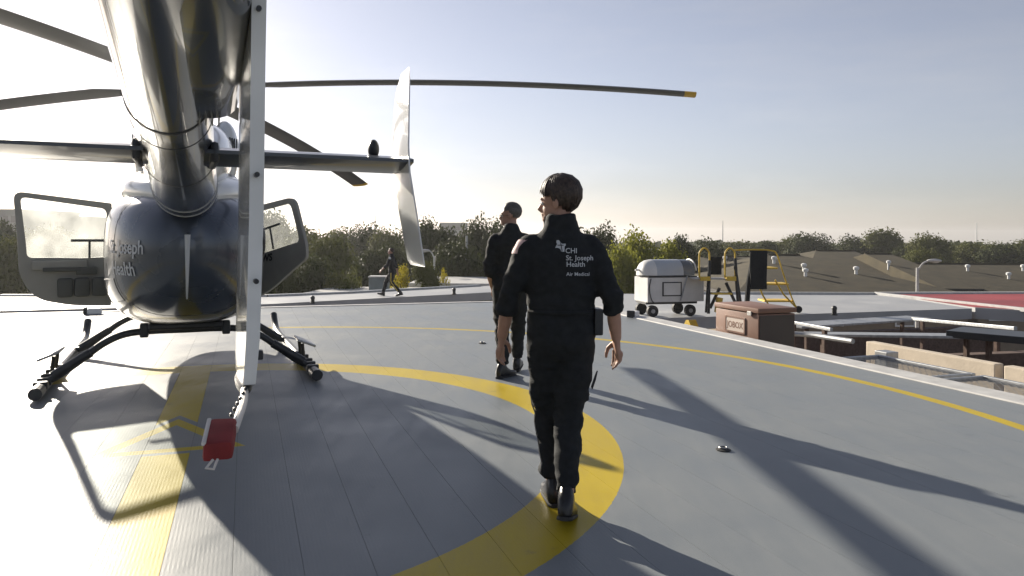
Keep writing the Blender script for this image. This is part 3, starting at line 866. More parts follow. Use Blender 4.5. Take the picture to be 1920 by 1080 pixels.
# doors
def make_door(hinge, outer, outline, radii, win, wr, th, extras):
    h = Vector((hinge[0], hinge[1], 0)); e = Vector((outer[0], outer[1], 0)) - h
    e.normalize(); nrm = Vector((-e.y, e.x, 0))
    if nrm.y > 0: nrm = -nrm                       # towards the tail
    def to3(u, v, w): return h + e * u + Vector((0, 0, v)) + nrm * w
    n = 5
    bm = B()
    po, pi_ = round_poly(outline, radii, n), round_poly(win, wr, n)
    # lower panel and upper frame are one pressing: outline with the window cut out
    frame_prism(bm, po, pi_, th, to3)
    d = obj('door', bm, M_GREYI, heli, True, 30)
    bm = B(); poly_prism(bm, pi_, 0.006, to3); obj('window_pane', bm, M_PANE, d)
    extras(d, to3)
    return d
def extras_left(d, to3):
    bm = B(); rot = (to3(1, 0, 0) - to3(0, 0, 0)).to_track_quat('X', 'Z').to_matrix().to_4x4()
    box(bm, to3(0.20, 1.335, 0.05), (0.40, 0.02, 0.03), rot, 0.006); box(bm, to3(0.22, 1.23, 0.05), (0.022, 0.015, 0.19), rot); box(bm, to3(0.05, 1.23, 0.05), (0.022, 0.015, 0.19), rot)
    obj('vent_handle', bm, M_GREYD, d)
    bm = B(); box(bm, to3(0.50, 1.065, 0.055), (0.52, 0.05, 0.10), rot, 0.02); obj('arm_rest', bm, M_GREYI, d, True)
    bm = B(); box(bm, to3(0.48, 1.02, 0.085), (0.36, 0.02, 0.045), rot, 0.008); obj('grab_bar', bm, M_GREYD, d)
    for u in (0.12, 0.29, 0.45):
        bm = B(); box(bm, to3(u, 0.82, 0.055), (0.15, 0.06, 0.21), rot, 0.03); obj('door_pocket', bm, M_GREYD, d, True)
    bm = B(); box(bm, to3(0.25, 1.00, 0.07), (0.20, 0.04, 0.08), rot, 0.01); obj('latch_box', bm, M_GREYD, d)
make_door((-0.775, 0.80), (-1.68, 0.62),
          [(0.0, 0.60), (0.38, 0.62), (0.72, 0.70), (0.87, 0.95), (0.885, 1.30), (0.93, 1.86), (0.0, 1.755)], [0.02, 0.12, 0.14, 0.12, 0.1, 0.10, 0.02],
          [(0.05, 1.15), (0.30, 1.14), (0.60, 1.15), (0.80, 1.15), (0.81, 1.30), (0.865, 1.80), (0.05, 1.69)], [0.03, 0.05, 0.05, 0.05, 0.1, 0.06, 0.06], 0.05, extras_left)
def extras_right(d, to3):
    rot = (to3(1, 0, 0) - to3(0, 0, 0)).to_track_quat('X', 'Z').to_matrix().to_4x4()
    bm = B(); box(bm, to3(0.30, 1.50, 0.05), (0.34, 0.02, 0.025), rot @ Matrix.Rotation(R(-14), 4, 'Y'), 0.005)
    tube(bm, [to3(0.30, 1.50, 0.05), to3(0.36, 1.24, 0.05)], 0.012, 8); obj('vent_handle', bm, M_GREYD, d)
    bm0 = B(); poly_prism(bm0, [(0, 0.6), (1, 0.6), (1, 1.25), (0, 1.25)], 0.05, to3)
    me = text_mesh('AWS', 0.12, 0.004)
    bm = B(); bm.from_mesh(me); bpy.data.meshes.remove(me); bm0.free()
    for v in bm.verts: v.co = to3(0.06 + v.co.x, 1.065 + v.co.y + v.co.x * 0.16, 0.028)
    obj('lettering', bm, M_LETD, d)
make_door((0.775, 0.82), (1.30, 0.12),
          [(0.0, 0.62), (0.30, 0.76), (0.62, 0.98), (0.86, 1.14), (0.86, 1.28), (0.66, 1.86), (0.0, 1.75)], [0.02, 0.1, 0.1, 0.05, 0.1, 0.12, 0.02],
          [(0.05, 1.16), (0.30, 1.22), (0.50, 1.27), (0.74, 1.33), (0.74, 1.40), (0.60, 1.79), (0.05, 1.69)], [0.03, 0.05, 0.05, 0.04, 0.05, 0.08, 0.05], 0.045, extras_right)
# ------------------------------------------------------------------ people
def remeshed(bm, voxel, smooth_it=6, factor=0.5):
    me = bpy.data.meshes.new('tmp'); bm.to_mesh(me); bm.free()
    o = bpy.data.objects.new('tmp', me); COL.objects.link(o)
    md = o.modifiers.new('r', 'REMESH'); md.mode = 'VOXEL'; md.voxel_size = voxel; md.use_smooth_shade = True
    if smooth_it:
        sm = o.modifiers.new('s', 'SMOOTH'); sm.factor = factor; sm.iterations = smooth_it
    dg = bpy.context.evaluated_depsgraph_get()
    out = bpy.data.meshes.new_from_object(o.evaluated_get(dg))
    bpy.data.objects.remove(o); bpy.data.meshes.remove(me)
    r = B(); r.from_mesh(out); bpy.data.meshes.remove(out)
    return r

def limb(bm, pts, rad, seg=16, n=4):
    P = smooth_path(pts, n)
    rr = []
    m = len(rad)
    for i in range(len(P)):
        t = i / (len(P) - 1) * (m - 1); k = min(int(t), m - 2); f = t - k
        a, b_ = rad[k], rad[k + 1]
        a = a if isinstance(a, tuple) else (a, a); b_ = b_ if isinstance(b_, tuple) else (b_, b_)
        rr.append((a[0] * (1 - f) + b_[0] * f, a[1] * (1 - f) + b_[1] * f))
    tube(bm, P, rr, seg)

def torso(bm, rows, seg=32, e=2.4):
    rs = []
    for z, cx, cy, wx, wy in loft_interp(rows, 4):
        rs.append([Vector((cx + wx * math.copysign(abs(math.cos(2 * PI * k / seg)) ** (2 / e), math.cos(2 * PI * k / seg)), cy + wy * math.copysign(abs(math.sin(2 * PI * k / seg)) ** (2 / e), math.sin(2 * PI * k / seg)), z)) for k in range(seg)])
    rings(bm, rs)

SKIN = [mat('skin_a', (0.42, 0.24, 0.17), 0.55, var=0.1, vscale=20, bump=0.1, bscale=120), mat('skin_b', (0.38, 0.22, 0.155), 0.55, var=0.1, vscale=20), mat('skin_c', (0.35, 0.2, 0.14), 0.55)]
M_SUIT = mat('black_flight_suit_cloth', (0.017, 0.019, 0.021), 0.85, var=0.2, vscale=30, bump=0.35, bscale=260, spec=0.3)
M_BOOT = mat('black_boot_leather', (0.012, 0.012, 0.013), 0.3, var=0.2, vscale=30, bump=0.2, bscale=60)
M_SOLE = mat('boot_sole', (0.03, 0.03, 0.03), 0.8)
M_HAIR1 = mat('dark_brown_hair', (0.045, 0.029, 0.02), 0.5, var=0.6, vscale=60)
M_HAIR2 = mat('grey_hair', (0.085, 0.08, 0.072), 0.5, var=0.4, vscale=60)
M_BEARD = mat('greying_beard', (0.12, 0.095, 0.08), 0.7, var=0.5, vscale=90)
M_EYEW = mat('eye_white', (0.6, 0.58, 0.55), 0.2)
M_PRINT = mat('white_back_print', (0.52, 0.54, 0.56), 0.7)
M_ZIP = mat('zip_metal', (0.45, 0.44, 0.42), 0.35, 0.8)
M_STRIPE = mat('yellow_leg_stripe', (0.5, 0.38, 0.08), 0.6)
M_PATCH = mat('flag_patch', (0.62, 0.42, 0.40), 0.7, var=0.3, vscale=40)

def hand(bm, wrist, direction, palm_n, side, thumb_sign):
    """wrist point, direction of the fingers, palm normal, side axis (towards the little finger)"""
    d, n, s = direction.normalized(), palm_n.normalized(), side.normalized()
    limb(bm, [wrist - d * 0.03, wrist + d * 0.02, wrist + d * 0.06, wrist + d * 0.095], [(0.028, 0.022), (0.032, 0.019), (0.040, 0.017), (0.039, 0.013)] if abs(s.z) < 2 else [], 14, 3)
    L = [0.070, 0.080, 0.074, 0.058]
    for i in range(4):
        k = wrist + d * (0.088 - 0.006 * abs(i - 1.2)) + s * (-0.030 + 0.020 * i)
        c = 0.35 + 0.12 * i
        p1 = k + (d * math.cos(c * 0.4) + n * math.sin(c * 0.4)) * L[i] * 0.45
        p2 = p1 + (d * math.cos(c * 1.2) + n * math.sin(c * 1.2)) * L[i] * 0.32
        p3 = p2 + (d * math.cos(c * 1.9) + n * math.sin(c * 1.9)) * L[i] * 0.25
        tube(bm, [k - d * 0.02, k, p1, p2, p3], [0.0095, 0.0095, 0.0088, 0.008, 0.0062], 8)
    t0 = wrist + d * 0.025 - s * 0.026
    t1 = t0 + (d * 0.6 - s * 0.6 + n * 0.35).normalized() * 0.042
    t2 = t1 + (d * 0.9 - s * 0.15 + n * 0.3).normalized() * 0.032
    t3 = t2 + (d * 1.0 + n * 0.2).normalized() * 0.024
    tube(bm, [t0, t1, t2, t3], [0.014, 0.012, 0.0105, 0.007], 8)

def person(name, base, yaw, label, pose, skin, hair_m, voxel=0.0065, suit_voxel=0.013, style='short', detail=True, seed=1):
    rn = random.Random(seed)
    V = Vector
    nx, ny, nz = pose.get('neck', (0, 0.0, 1.50))
    hy = pose['head_yaw']; tilt = pose.get('head_tilt', 0)
    HM = Matrix.Translation((nx, ny + 0.012, nz + 0.005)) @ Matrix.Rotation(R(hy), 4, 'Z') @ Matrix.Rotation(R(tilt), 4, 'X') @ Matrix.Diagonal((0.93, 0.97, 1.0, 1))
    def hp(x, y, z): return HM @ V((x, y, z))
    # --- the body: one continuous skin surface
    bm = B()
    def he(c, r, rot=None):
        m = HM @ Matrix.Translation(V(c))
        if rot: m = m @ Euler(rot).to_matrix().to_4x4()
        bmesh.ops.create_uvsphere(bm, u_segments=24, v_segments=16, radius=1.0, matrix=m @ Matrix.Diagonal((*r, 1)))
    he((0, -0.012, 0.150), (0.077, 0.098, 0.088))          # cranium
    he((0, 0.030, 0.125), (0.066, 0.066, 0.070))           # forehead and cheeks
    he((0, 0.038, 0.068), (0.055, 0.060, 0.062))           # mid face
    he((0, 0.050, 0.030), (0.044, 0.047, 0.034))           # jaw and chin
    he((0, 0.088, 0.022), (0.020, 0.016, 0.017))           # chin point
    he((0, 0.092, 0.128), (0.046, 0.014, 0.011))           # brow
    he((0, 0.097, 0.050), (0.022, 0.011, 0.007)); he((0, 0.096, 0.040), (0.019, 0.010, 0.007))   # lips
    m_pts = [hp(0, 0.092, 0.115), hp(0, 0.106, 0.096), hp(0, 0.120, 0.077), hp(0, 0.104, 0.066)]
    tube(bm, m_pts, [0.009, 0.011, 0.014, 0.011], 10)       # nose
    he((0.012, 0.104, 0.072), (0.008, 0.010, 0.008)); he((-0.012, 0.104, 0.072), (0.008, 0.010, 0.008))
    for s in (-1, 1):
        he((s * 0.079, -0.004, 0.098), (0.009, 0.021, 0.033), (0, 0, s * 0.3))
    limb(bm, [V((nx, ny - 0.02, nz - 0.10)), V((nx, ny - 0.012, nz - 0.02)), hp(0, -0.005, 0.04), hp(0, 0.0, 0.09)], [0.062, 0.056, 0.054, 0.050])
    sh = pose['shoulders']; ar = pose['arms']; lg = pose['legs']; pz = pose.get('pelvis', (0, 0, 0.92))
    torso(bm, [(pz[2] - 0.08, pz[0], pz[1], 0.10, 0.07), (pz[2] + 0.05, pz[0], pz[1], 0.14, 0.09), (1.15, (pz[0] + nx) / 2, pz[1], 0.13, 0.09), (1.34, nx, ny - 0.01, 0.15, 0.09), (1.43, nx, ny - 0.01, 0.11, 0.07), (1.48, nx, ny - 0.01, 0.055, 0.05)])
    for s, (el, wr) in zip((-1, 1), ar):
        S = V(sh[0 if s < 0 else 1]); el, wr = V(el), V(wr)
        limb(bm, [S, (S + el) / 2, el, (el * 0.45 + wr * 0.55), wr], [0.044, 0.038, 0.034, 0.036, 0.026])
        d = (wr - el).normalized()
        d = (d + V((0, 0, -0.35))).normalized()
        # palm faces the thigh, slightly back
        pn = V((-s * 0.75, 0.0, 0.0)) + V((0, -0.5, 0)); pn = (pn - d * pn.dot(d)).normalized()
        sd = d.cross(pn).normalized()
        if sd.y > 0: sd = -sd                               # little finger side points back
        hand(bm, wr, d, pn, sd, s)
    for s, (kn, an) in zip((-1, 1), lg):
        hip = V((pz[0] + s * 0.085, pz[1], pz[2] - 0.02)); kn, an = V(kn), V(an)
        limb(bm, [hip, (hip + kn) / 2, kn, kn * 0.6 + an * 0.4, an], [0.075, 0.065, 0.052, 0.05, 0.036])
        tube(bm, [an + V((0, -0.03, -0.03)), an + V((0, 0.05, -0.055)), an + V((0, 0.12, -0.07))], [0.03, 0.03, 0.02], 10)
    body = obj(name, remeshed(bm, voxel, 4, 0.45), skin, None, True, 180)
    body.location = base
    body.rotation_euler = (0, 0, yaw)
    tag(body, label, 'person')
    # --- flight suit
    bm = B()
    torso(bm, [(pz[2] - 0.13, pz[0], pz[1], 0.10, 0.085), (pz[2] - 0.06, pz[0], pz[1], 0.168, 0.125), (pz[2] + 0.02, pz[0], pz[1], 0.178, 0.128), (pz[2] + 0.10, pz[0], pz[1], 0.172, 0.118), (pz[2] + 0.16, pz[0], pz[1], 0.178, 0.122), (1.20, (pz[0] + nx) / 2, pz[1], 0.182, 0.125), (1.32, nx, ny - 0.005, 0.186, 0.122), (1.39, nx, ny - 0.012, 0.158, 0.106), (1.445, nx, ny - 0.015, 0.112, 0.084), (1.50, nx, ny - 0.014, 0.084, 0.080), (1.535, nx, ny - 0.014, 0.074, 0.076), (1.552, nx, ny - 0.014, 0.072, 0.075)])
    for s, (el, wr) in zip((-1, 1), ar):
        S = V(sh[0 if s < 0 else 1]); el, wr = V(el), V(wr)
        cuff = el * (1 - pose.get('sleeve', 0.45)) + wr * pose.get('sleeve', 0.45)
        S2 = S * 0.75 + V((nx, ny, 1.40)) * 0.25
        limb(bm, [S2, S, (S + el) / 2, el, cuff], [0.066, 0.066, 0.064, 0.059, 0.056])
        dd = (cuff - el).normalized()
        tube(bm, [cuff - dd * 0.05, cuff - dd * 0.03, cuff, cuff + dd * 0.006], [0.050, 0.062, 0.061, 0.050], 18)
    for s, (kn, an) in zip((-1, 1), lg):
        hip = V((pz[0] + s * 0.082, pz[1], pz[2] - 0.03)); kn, an = V(kn), V(an)
        end = an + (kn - an).normalized() * 0.02
        limb(bm, [hip + V((0, 0, 0.08)), hip, (hip + kn) / 2, kn, kn * 0.5 + end * 0.5, end], [0.10, 0.102, 0.094, 0.080, 0.071, 0.060])
        bx_ = (hip + kn) / 2 + V((s * 0.074, 0.02, -0.05))
        box(bm, bx_, (0.032, 0.10, 0.15), None, 0.012)
    bm = remeshed(bm, suit_voxel, 8, 0.5)
    bm.normal_update()
    off = V((rn.uniform(0, 50), rn.uniform(0, 50), 0))
    for v in bm.verts:
        c = v.co
        folds = mnoise.noise(V((c.x * 7, c.y * 7, c.z * 15)) + off) * 0.011 + (0.5 - abs(mnoise.noise(V((c.x * 9 + c.z * 3, c.y * 9, c.z * 20)) + off))) * 0.010 + mnoise.noise(V((c.x * 18, c.y * 18, c.z * 36)) + off) * 0.004 - 0.004
        near = 1.0
        for (el, wr) in ar: near += 1.1 * math.exp(-((c - V(el)).length / 0.10) ** 2)
        for (kn, an) in lg: near += 0.9 * math.exp(-((c - V(kn)).length / 0.12) ** 2) + 1.3 * math.exp(-((c - V(an)).length / 0.10) ** 2)
        v.co = c + v.normal * folds * near
    suit_bvh = BVHTree.FromBMesh(bm)
    suit = obj('flight_suit', bm, M_SUIT, body, True, 180)
    if detail:
        P_ = []
        for k_ in range(41):
            a_ = 2 * PI * k_ / 40
            hh_ = suit_bvh.ray_cast(V((pz[0] + 0.5 * math.cos(a_), pz[1] + 0.5 * math.sin(a_), pz[2] + 0.115)), V((-math.cos(a_), -math.sin(a_), 0)))
            if hh_[0] and (hh_[0] - V((pz[0], pz[1], hh_[0].z))).length < 0.215: P_.append(hh_[0])
        bm = B(); tube(bm, P_, (0.004, 0.019) if False else 0.012, 6); obj('waist_seam', bm, M_SUIT, suit, True)
    # --- boots
    for s, (kn, an) in zip((-1, 1), lg):
        an = V(an); pitch = pose.get('foot_pitch', (0, 0))[0 if s < 0 else 1]; fy = pose.get('foot_yaw', (8, -8))[0 if s < 0 else 1]
        MM = Matrix.Translation(an) @ Matrix.Rotation(R(fy), 4, 'Z') @ Matrix.Rotation(R(pitch), 4, 'X')
        bm = B(); rs = []
        for y, w, zb, zt in ((-0.085, 0.018, -0.085, -0.03), (-0.075, 0.034, -0.097, 0.0), (-0.04, 0.040, -0.10, 0.065), (0.0, 0.041, -0.10, 0.055), (0.05, 0.041, -0.10, -0.005), (0.10, 0.046, -0.10, -0.035), (0.15, 0.046, -0.10, -0.048), (0.19, 0.036, -0.098, -0.056), (0.208, 0.016, -0.09, -0.066)):
            rs.append([MM @ p for p in sect(y, w, zb, zt, 0, 2.3, 20, 4.0)])
        rings(bm, rs); bt = obj('boot', bm, M_BOOT, body, True, 60)
        bm = B(); rs = []
        for y, w in ((-0.092, 0.024), (-0.07, 0.040), (0.0, 0.043), (0.10, 0.050), (0.16, 0.048), (0.212, 0.022)):
            rs.append([MM @ p for p in sect(y, w, -0.108, -0.088, 0, 4, 16)])
        rings(bm, rs); obj('sole', bm, M_SOLE, bt, True, 50)
    # --- hair
    bm = B()
    long_ = style == 'long'
    cc = V((0, -0.013, 0.152)); rr_ = (0.080, 0.101, 0.092)
    def sk(az, el_, k=1.0):
        return HM @ (cc + V((math.sin(az) * math.cos(el_) * rr_[0] * k, math.cos(az) * math.cos(el_) * rr_[1] * k, math.sin(el_) * rr_[2] * k)))
    NL = (520 if long_ else 300) if detail else 40
    for i in range(NL):
        az = 2 * PI * i / NL + rn.uniform(-0.05, 0.05)
        front = math.cos(az)
        if front > 0.75: low = 0.42 if not long_ else 0.15 + rn.uniform(-0.1, 0.1)
        elif front > 0.15: low = 0.10 if not long_ else -0.12
        elif front > -0.3: low = -0.30 if not long_ else -0.68
        else: low = -0.75 if not long_ else -1.12
        low += rn.uniform(-0.08, 0.05)
        k = (0.995 if not long_ else 1.08) + (rn.uniform(-0.005, 0.015) if not long_ else rn.uniform(-0.02, 0.05) + 0.05 * mnoise.noise(Vector((math.cos(az) * 2.4, math.sin(az) * 2.4, 3.3))))
        lift = rn.uniform(0.03, 0.10) if (long_ and rn.random() < 0.25) else 0.0
        P = []
        sw = rn.uniform(-0.35, 0.35) + (0.35 if long_ else 0)
        for q in range(7):
            t = q / 6
            e_ = 1.45 * (1 - t) + low * t
            P.append(sk(az + sw * (1 - t), e_, k * (1 + 0.02 * math.sin(t * 3) + lift * t * t)))
        tube(bm, P, ([(0.0055, 0.0035)] * 5 + [(0.004, 0.003), (0.0012, 0.001)]) if long_ else ([(0.011, 0.003)] * 5 + [(0.008, 0.003), (0.004, 0.002)]), 6)
    mcap = HM @ Matrix.Translation(cc + V((0, -0.012, 0.010 if long_ else 0.004))) @ Matrix.Diagonal((0.082, 0.097, 0.092, 1) if long_ else (0.078, 0.093, 0.088, 1))
    bmesh.ops.create_uvsphere(bm, u_segments=20, v_segments=12, radius=1.0, matrix=mcap)
    for v in [v for v in bm.verts if (HM.inverted() @ v.co).y > 0.055 and (HM.inverted() @ v.co).z < 0.17 and not long_]:
        pass
    obj('hair', bm, hair_m, body, True, 60)
    for s in (-1, 1):
        bm = B(); ellipsoid(bm, hp(s * 0.030, 0.086, 0.104), (0.011, 0.011, 0.011), None, 12, 8); obj('eye', bm, M_EYEW, body, True)
        bm = B(); ellipsoid(bm, hp(s * 0.030, 0.0955, 0.104), (0.005, 0.005, 0.005), None, 10, 6); obj('pupil', bm, M_LETD, body, True)
    if pose.get('beard'):
        bm = B()
        for i in range(150):
            a = rn.uniform(-1.5, 1.5); t = rn.random()
            p0 = V((math.sin(a) * 0.045, 0.046 + math.cos(a) * 0.042, 0.040 - 0.036 * t)); p0 = HM @ p0
            dn = (HM.to_3x3() @ V((math.sin(a) * 0.4, math.cos(a) * 0.5, -0.8))).normalized()
            tube(bm, [p0 - dn * 0.008, p0 + dn * 0.005, p0 + dn * 0.011], [0.0045, 0.0035, 0.001], 4)
        obj('beard', bm, M_BEARD, body, True)
    if pose.get('glasses'):
        bm = B()
        for s in (-1, 1):
            tube(bm, [hp(s * 0.032 + 0.022 * math.cos(k * PI / 6), 0.108, 0.103 + 0.017 * math.sin(k * PI / 6)) for k in range(13)], 0.0022, 5)
            tube(bm, [hp(s * 0.055, 0.106, 0.108), hp(s * 0.078, 0.05, 0.110), hp(s * 0.084, -0.01, 0.108)], 0.0022, 5)
        tube(bm, [hp(-0.010, 0.108, 0.106), hp(0.010, 0.108, 0.106)], 0.0022, 5)
        obj('glasses', bm, M_BLACK, body, True)
    return body, suit, suit_bvh, HM

# --- the man in front, seen from behind
g1 = Vector((0.262, 3.86, 0))
pose1 = dict(neck=(-0.010, 0.0, 1.500), head_yaw=66, head_tilt=-3, beard=True,
             shoulders=((-0.180, -0.005, 1.372), (0.150, 0.0, 1.378)),
             arms=(((-0.272, -0.02, 1.125), (-0.312, 0.09, 0.895)), ((0.248, -0.06, 1.125), (0.280, -0.01, 0.905))),
             legs=(((-0.062, 0.15, 0.50), (-0.032, 0.17, 0.108)), ((0.040, 0.03, 0.50), (0.020, -0.13, 0.135))), pelvis=(-0.005, 0, 0.935),
             foot_pitch=(0, -16), foot_yaw=(6, -10), sleeve=0.36)
man1, suit1, bvh1, hm1 = person('person', g1, 0, 'man in a black flight suit seen from behind, white lettering across his back', pose1, SKIN[0], M_HAIR1, 0.006, 0.012, 'long', True, 5)
def back_text(body, size, x, z, bold=0.0):
    return lettering(body, size, Vector((x, -1.0, z)), Ux, Uz, Uy, suit1, M_PRINT, bvh1, 0.003, bold)
back_text('CHI', 0.036, 0.005, 1.352, 0.0004)
back_text('St. Joseph', 0.036, 0.008, 1.316, 0.0004)
back_text('Health', 0.036, 0.010, 1.284, 0.0004)
back_text('Air Medical', 0.026, 0.011, 1.238, 0.0002)
EMB = [(335, 205), (370, 200), (395, 235), (430, 262), (480, 258), (486, 285), (466, 305), (447, 318), (452, 345), (462, 390), (436, 392), (408, 385), (398, 352), (375, 335), (345, 328), (312, 330), (330, 292), (345, 268), (330, 238)]
bm = B()
vv = [bm.verts.new(((x / 9 + 1000 - 1051) / 363.6, -1.0, 1.368 - ((y / 9 + 420) - 460) / 363.6)) for x, y in EMB]
bm.faces.new(vv); bmesh.ops.triangulate(bm, faces=bm.faces); bmesh.ops.subdivide_edges(bm, edges=bm.edges, cuts=2, use_grid_fill=True)
for v in bm.verts:
    h = bvh1.ray_cast(v.co, Uy)
    if h[0]: v.co = h[0] - Uy * 0.003
obj('emblem', bm, M_PRINT, suit1)
# dark cross strokes inside the emblem
bm = B()
for a, b_ in (((350, 285), (450, 285)), ((400, 240), (425, 385))):
    for i in range(7):
        t = i / 6
        x, y = a[0] + (b_[0] - a[0]) * t, a[1] + (b_[1] - a[1]) * t
        h = bvh1.ray_cast(Vector(((x / 9 + 1000 - 1051) / 363.6, -1, 1.368 - ((y / 9 + 420) - 460) / 363.6)), Uy)
        if h[0]: 
            q = h[0] - Uy * 0.0045
            if i: tube(bm, [prev, q], 0.0018, 4)
            prev = q
obj('emblem_strokes', bm, M_SUIT, suit1)
bm = B(); box(bm, (0.178, -0.02, 1.00), (0.045, 0.11, 0.135), (0, 0, 0.1), 0.010); obj('belt_pouch', bm, M_BLACK, man1)
bm = B(); tube(bm, [(0.150, -0.03, 0.66), (0.170, -0.03, 0.72), (0.180, -0.03, 0.745), (0.172, -0.02, 0.70), (0.155, -0.02, 0.65)], 0.004, 6); obj('cutter_loop', bm, M_BLACK, man1, True)
P = []
for z in [0.58 - 0.045 * i for i in range(11)]:
    h = bvh1.ray_cast(Vector((-1, 0.135, z)), Ux)
    if h[0] and h[0].x < 0 and (not P or (h[0] - P[-1]).length < 0.07): P.append(h[0] - Ux * 0.001)
bm = B(); tube(bm, P, 0.0045, 6); obj('leg_zip', bm, M_ZIP, suit1, True)
bm = B(); vv = []
for k in range(9):
    for j in range(7):
        h = bvh1.ray_cast(Vector((-1.0, -0.055 + 0.011 * k, 1.345 + 0.012 * j)), Ux)
        vv.append(bm.verts.new((h[0] if h[0] else Vector((-0.25, 0, 1.36))) - Ux * 0.003))
for k in range(8):
    for j in range(6): bm.faces.new((vv[k * 7 + j], vv[k * 7 + j + 1], vv[(k + 1) * 7 + j + 1], vv[(k + 1) * 7 + j]))
obj('shoulder_patch', bm, M_PATCH, suit1)

# --- the second man, ahead and to the left
g2 = gp(950, 706)
pose2 = dict(neck=(0.035, 0.0, 1.515), head_yaw=78, head_tilt=0, glasses=True,
             shoulders=((-0.130, 0.0, 1.370), (0.190, 0.0, 1.375)),
             arms=(((-0.185, -0.03, 1.11), (-0.150, 0.10, 0.90)), ((0.27, -0.03, 1.11), (0.27, 0.08, 0.88))),
             legs=(((-0.045, 0.03, 0.50), (-0.035, -0.06, 0.108)), ((0.12, 0.20, 0.52), (0.11, 0.28, 0.125))), pelvis=(0.03, 0.04, 0.93),
             foot_pitch=(0, 8), foot_yaw=(-35, -8), sleeve=0.45)
man2, suit2, bvh2, hm2 = person('person', g2, 0.0, 'man with short grey hair and glasses in a black flight suit, partly behind the other', pose2, SKIN[1], M_HAIR2, 0.008, 0.015, 'short', True, 9)
# --- the third man, far off on the walkway
g3 = gp(735, 555, LOW)
pose3 = dict(neck=(0, 0.03, 1.50), head_yaw=0, head_tilt=4,
             shoulders=((-0.19, 0.01, 1.40), (0.19, 0.01, 1.40)),
             arms=(((-0.24, 0.12, 1.13), (-0.22, 0.32, 0.96)), ((0.24, -0.10, 1.12), (0.23, -0.16, 0.87))),
             legs=(((-0.085, -0.02, 0.50), (-0.085, -0.33, 0.14)), ((0.085, 0.22, 0.52), (0.085, 0.34, 0.118))), pelvis=(0, 0, 0.92),
             foot_pitch=(-14, 12), foot_yaw=(5, -5), sleeve=0.5)
man3, suit3, bvh3, hm3 = person('person', g3, R(86), 'distant man in dark clothes striding to the left along the walkway', pose3, SKIN[2], M_HAIR1, 0.012, 0.018, 'short', False, 12)
P = []
for i in range(12):
    z = 0.85 - 0.06 * i; yy = -0.02 - 0.30 * max(0, (0.5 - z)) / 0.4 if z < 0.5 else -0.01
    h = bvh3.ray_cast(Vector((-1, yy, z)), Ux)
    if h[0] and h[0].x < 0: P.append(h[0] - Ux * 0.003)
if len(P) > 2:
    bm = B(); tube(bm, P, 0.018, 6); obj('leg_stripe', bm, M_STRIPE, suit3, True)
bm = B(); ellipsoid(bm, (-0.24, 0.02, 1.38), (0.03, 0.045, 0.05)); obj('shoulder_patch', bm, M_PRINT, suit3, True)
# ------------------------------------------------------------------ brown tool chest on the ledge
M_CHEST = mat('brown_enamel', (0.19, 0.095, 0.06), 0.5, var=0.12, vscale=6)
M_CHEST_SHADE = mat('shaded_brown_enamel', (0.05, 0.036, 0.03), 0.5)  # chest brown darkened: shade of the end face put into the colour
M_PLATE = mat('pale_name_plate', (0.52, 0.44, 0.38), 0.5)
chest = empty('tool_chest', pad(7.50, 9.72, -0.58), PA)
chest.scale = (0.9, 1.0, 1.06)
tag(chest, 'brown steel tool chest with a pale name plate on the ledge beside the helipad', 'chest')
bm = B(); box(bm, (0, 0, 0.44), (0.74, 1.06, 0.72), None, 0.012); body_ = obj('body', bm, M_CHEST, chest, True, 40)
bm = B(); box(bm, (0, 0, 0.848), (0.78, 1.10, 0.07), None, 0.012); lid = obj('lid', bm, M_CHEST, chest, True, 40)
bm = B(); box(bm, (-0.395, 0, 0.27), (0.03, 1.07, 0.05), None, 0.006); obj('kick_rail', bm, M_CHEST, chest)
bm = B(); box(bm, (-0.40, -0.36, 0.80), (0.025, 0.09, 0.06), None, 0.004); obj('latch', bm, M_ZIP, lid)
bm = B(); box(bm, (0, -0.536, 0.44), (0.70, 0.012, 0.68), None, 0.003); obj('end_shade_panel', bm, M_CHEST_SHADE, chest)  # thin dark sheet over the chest end, painting in its shade
for y in (-0.4, 0.4):
    bm = B(); box(bm, (0, y, -0.02), (0.66, 0.12, 0.19), None); obj('foot', bm, M_BLACK, chest)
bm = B(); box(bm, (-0.376, 0.02, 0.60), (0.012, 0.50, 0.24), None, 0.004); obj('name_plate', bm, M_PLATE, chest)
bm = B(); frame_prism(bm, round_poly([(-0.25, 0.48), (0.25, 0.48), (0.25, 0.72), (-0.25, 0.72)], 0.03), round_poly([(-0.225, 0.505), (0.225, 0.505), (0.225, 0.695), (-0.225, 0.695)], 0.02), 0.012, lambda u, v, w: Vector((-0.386 + w * 0.3, 0.02 - u, v))); obj('plate_rim', bm, M_CHEST, chest)
me = text_mesh('JOBOX', 0.125, 0.003); bm = B(); bm.from_mesh(me); bpy.data.meshes.remove(me)
xs = [v.co.x for v in bm.verts]; cxm = (min(xs) + max(xs)) / 2
for v in bm.verts: v.co = Vector((-0.384, 0.02 - (v.co.x - cxm), 0.555 + v.co.y))
obj('lettering', bm, M_CHEST, chest)
bm = B(); disc(bm, (0.1, -0.535, 0.30), (0, 1, 0), 0.035, 0.02, 14); obj('side_handle', bm, M_ZIP, chest, True)
# small yellow wheel chock beside the chest
bm = B(); poly_prism(bm, [(-0.13, 0), (0.13, 0), (0.05, 0.12), (-0.03, 0.13)], 0.14, lambda u, v, w: Vector((w, u, v)))
tag(obj('wheel_chock', bm, M_YEL, loc=pad(6.9, 10.55, -0.70 + 0.62), rz=PA), 'small yellow wheel chock left of the brown chest', 'chock')
bm = B(); box(bm, (0, 0, 0), (0.4, 0.5, 0.6), None, 0.01); tag(obj('cable_box', bm, M_STEEL, loc=pad(6.9, 10.55, -0.70 + 0.30), rz=PA), 'grey steel junction box under the yellow chock beside the chest', 'box')

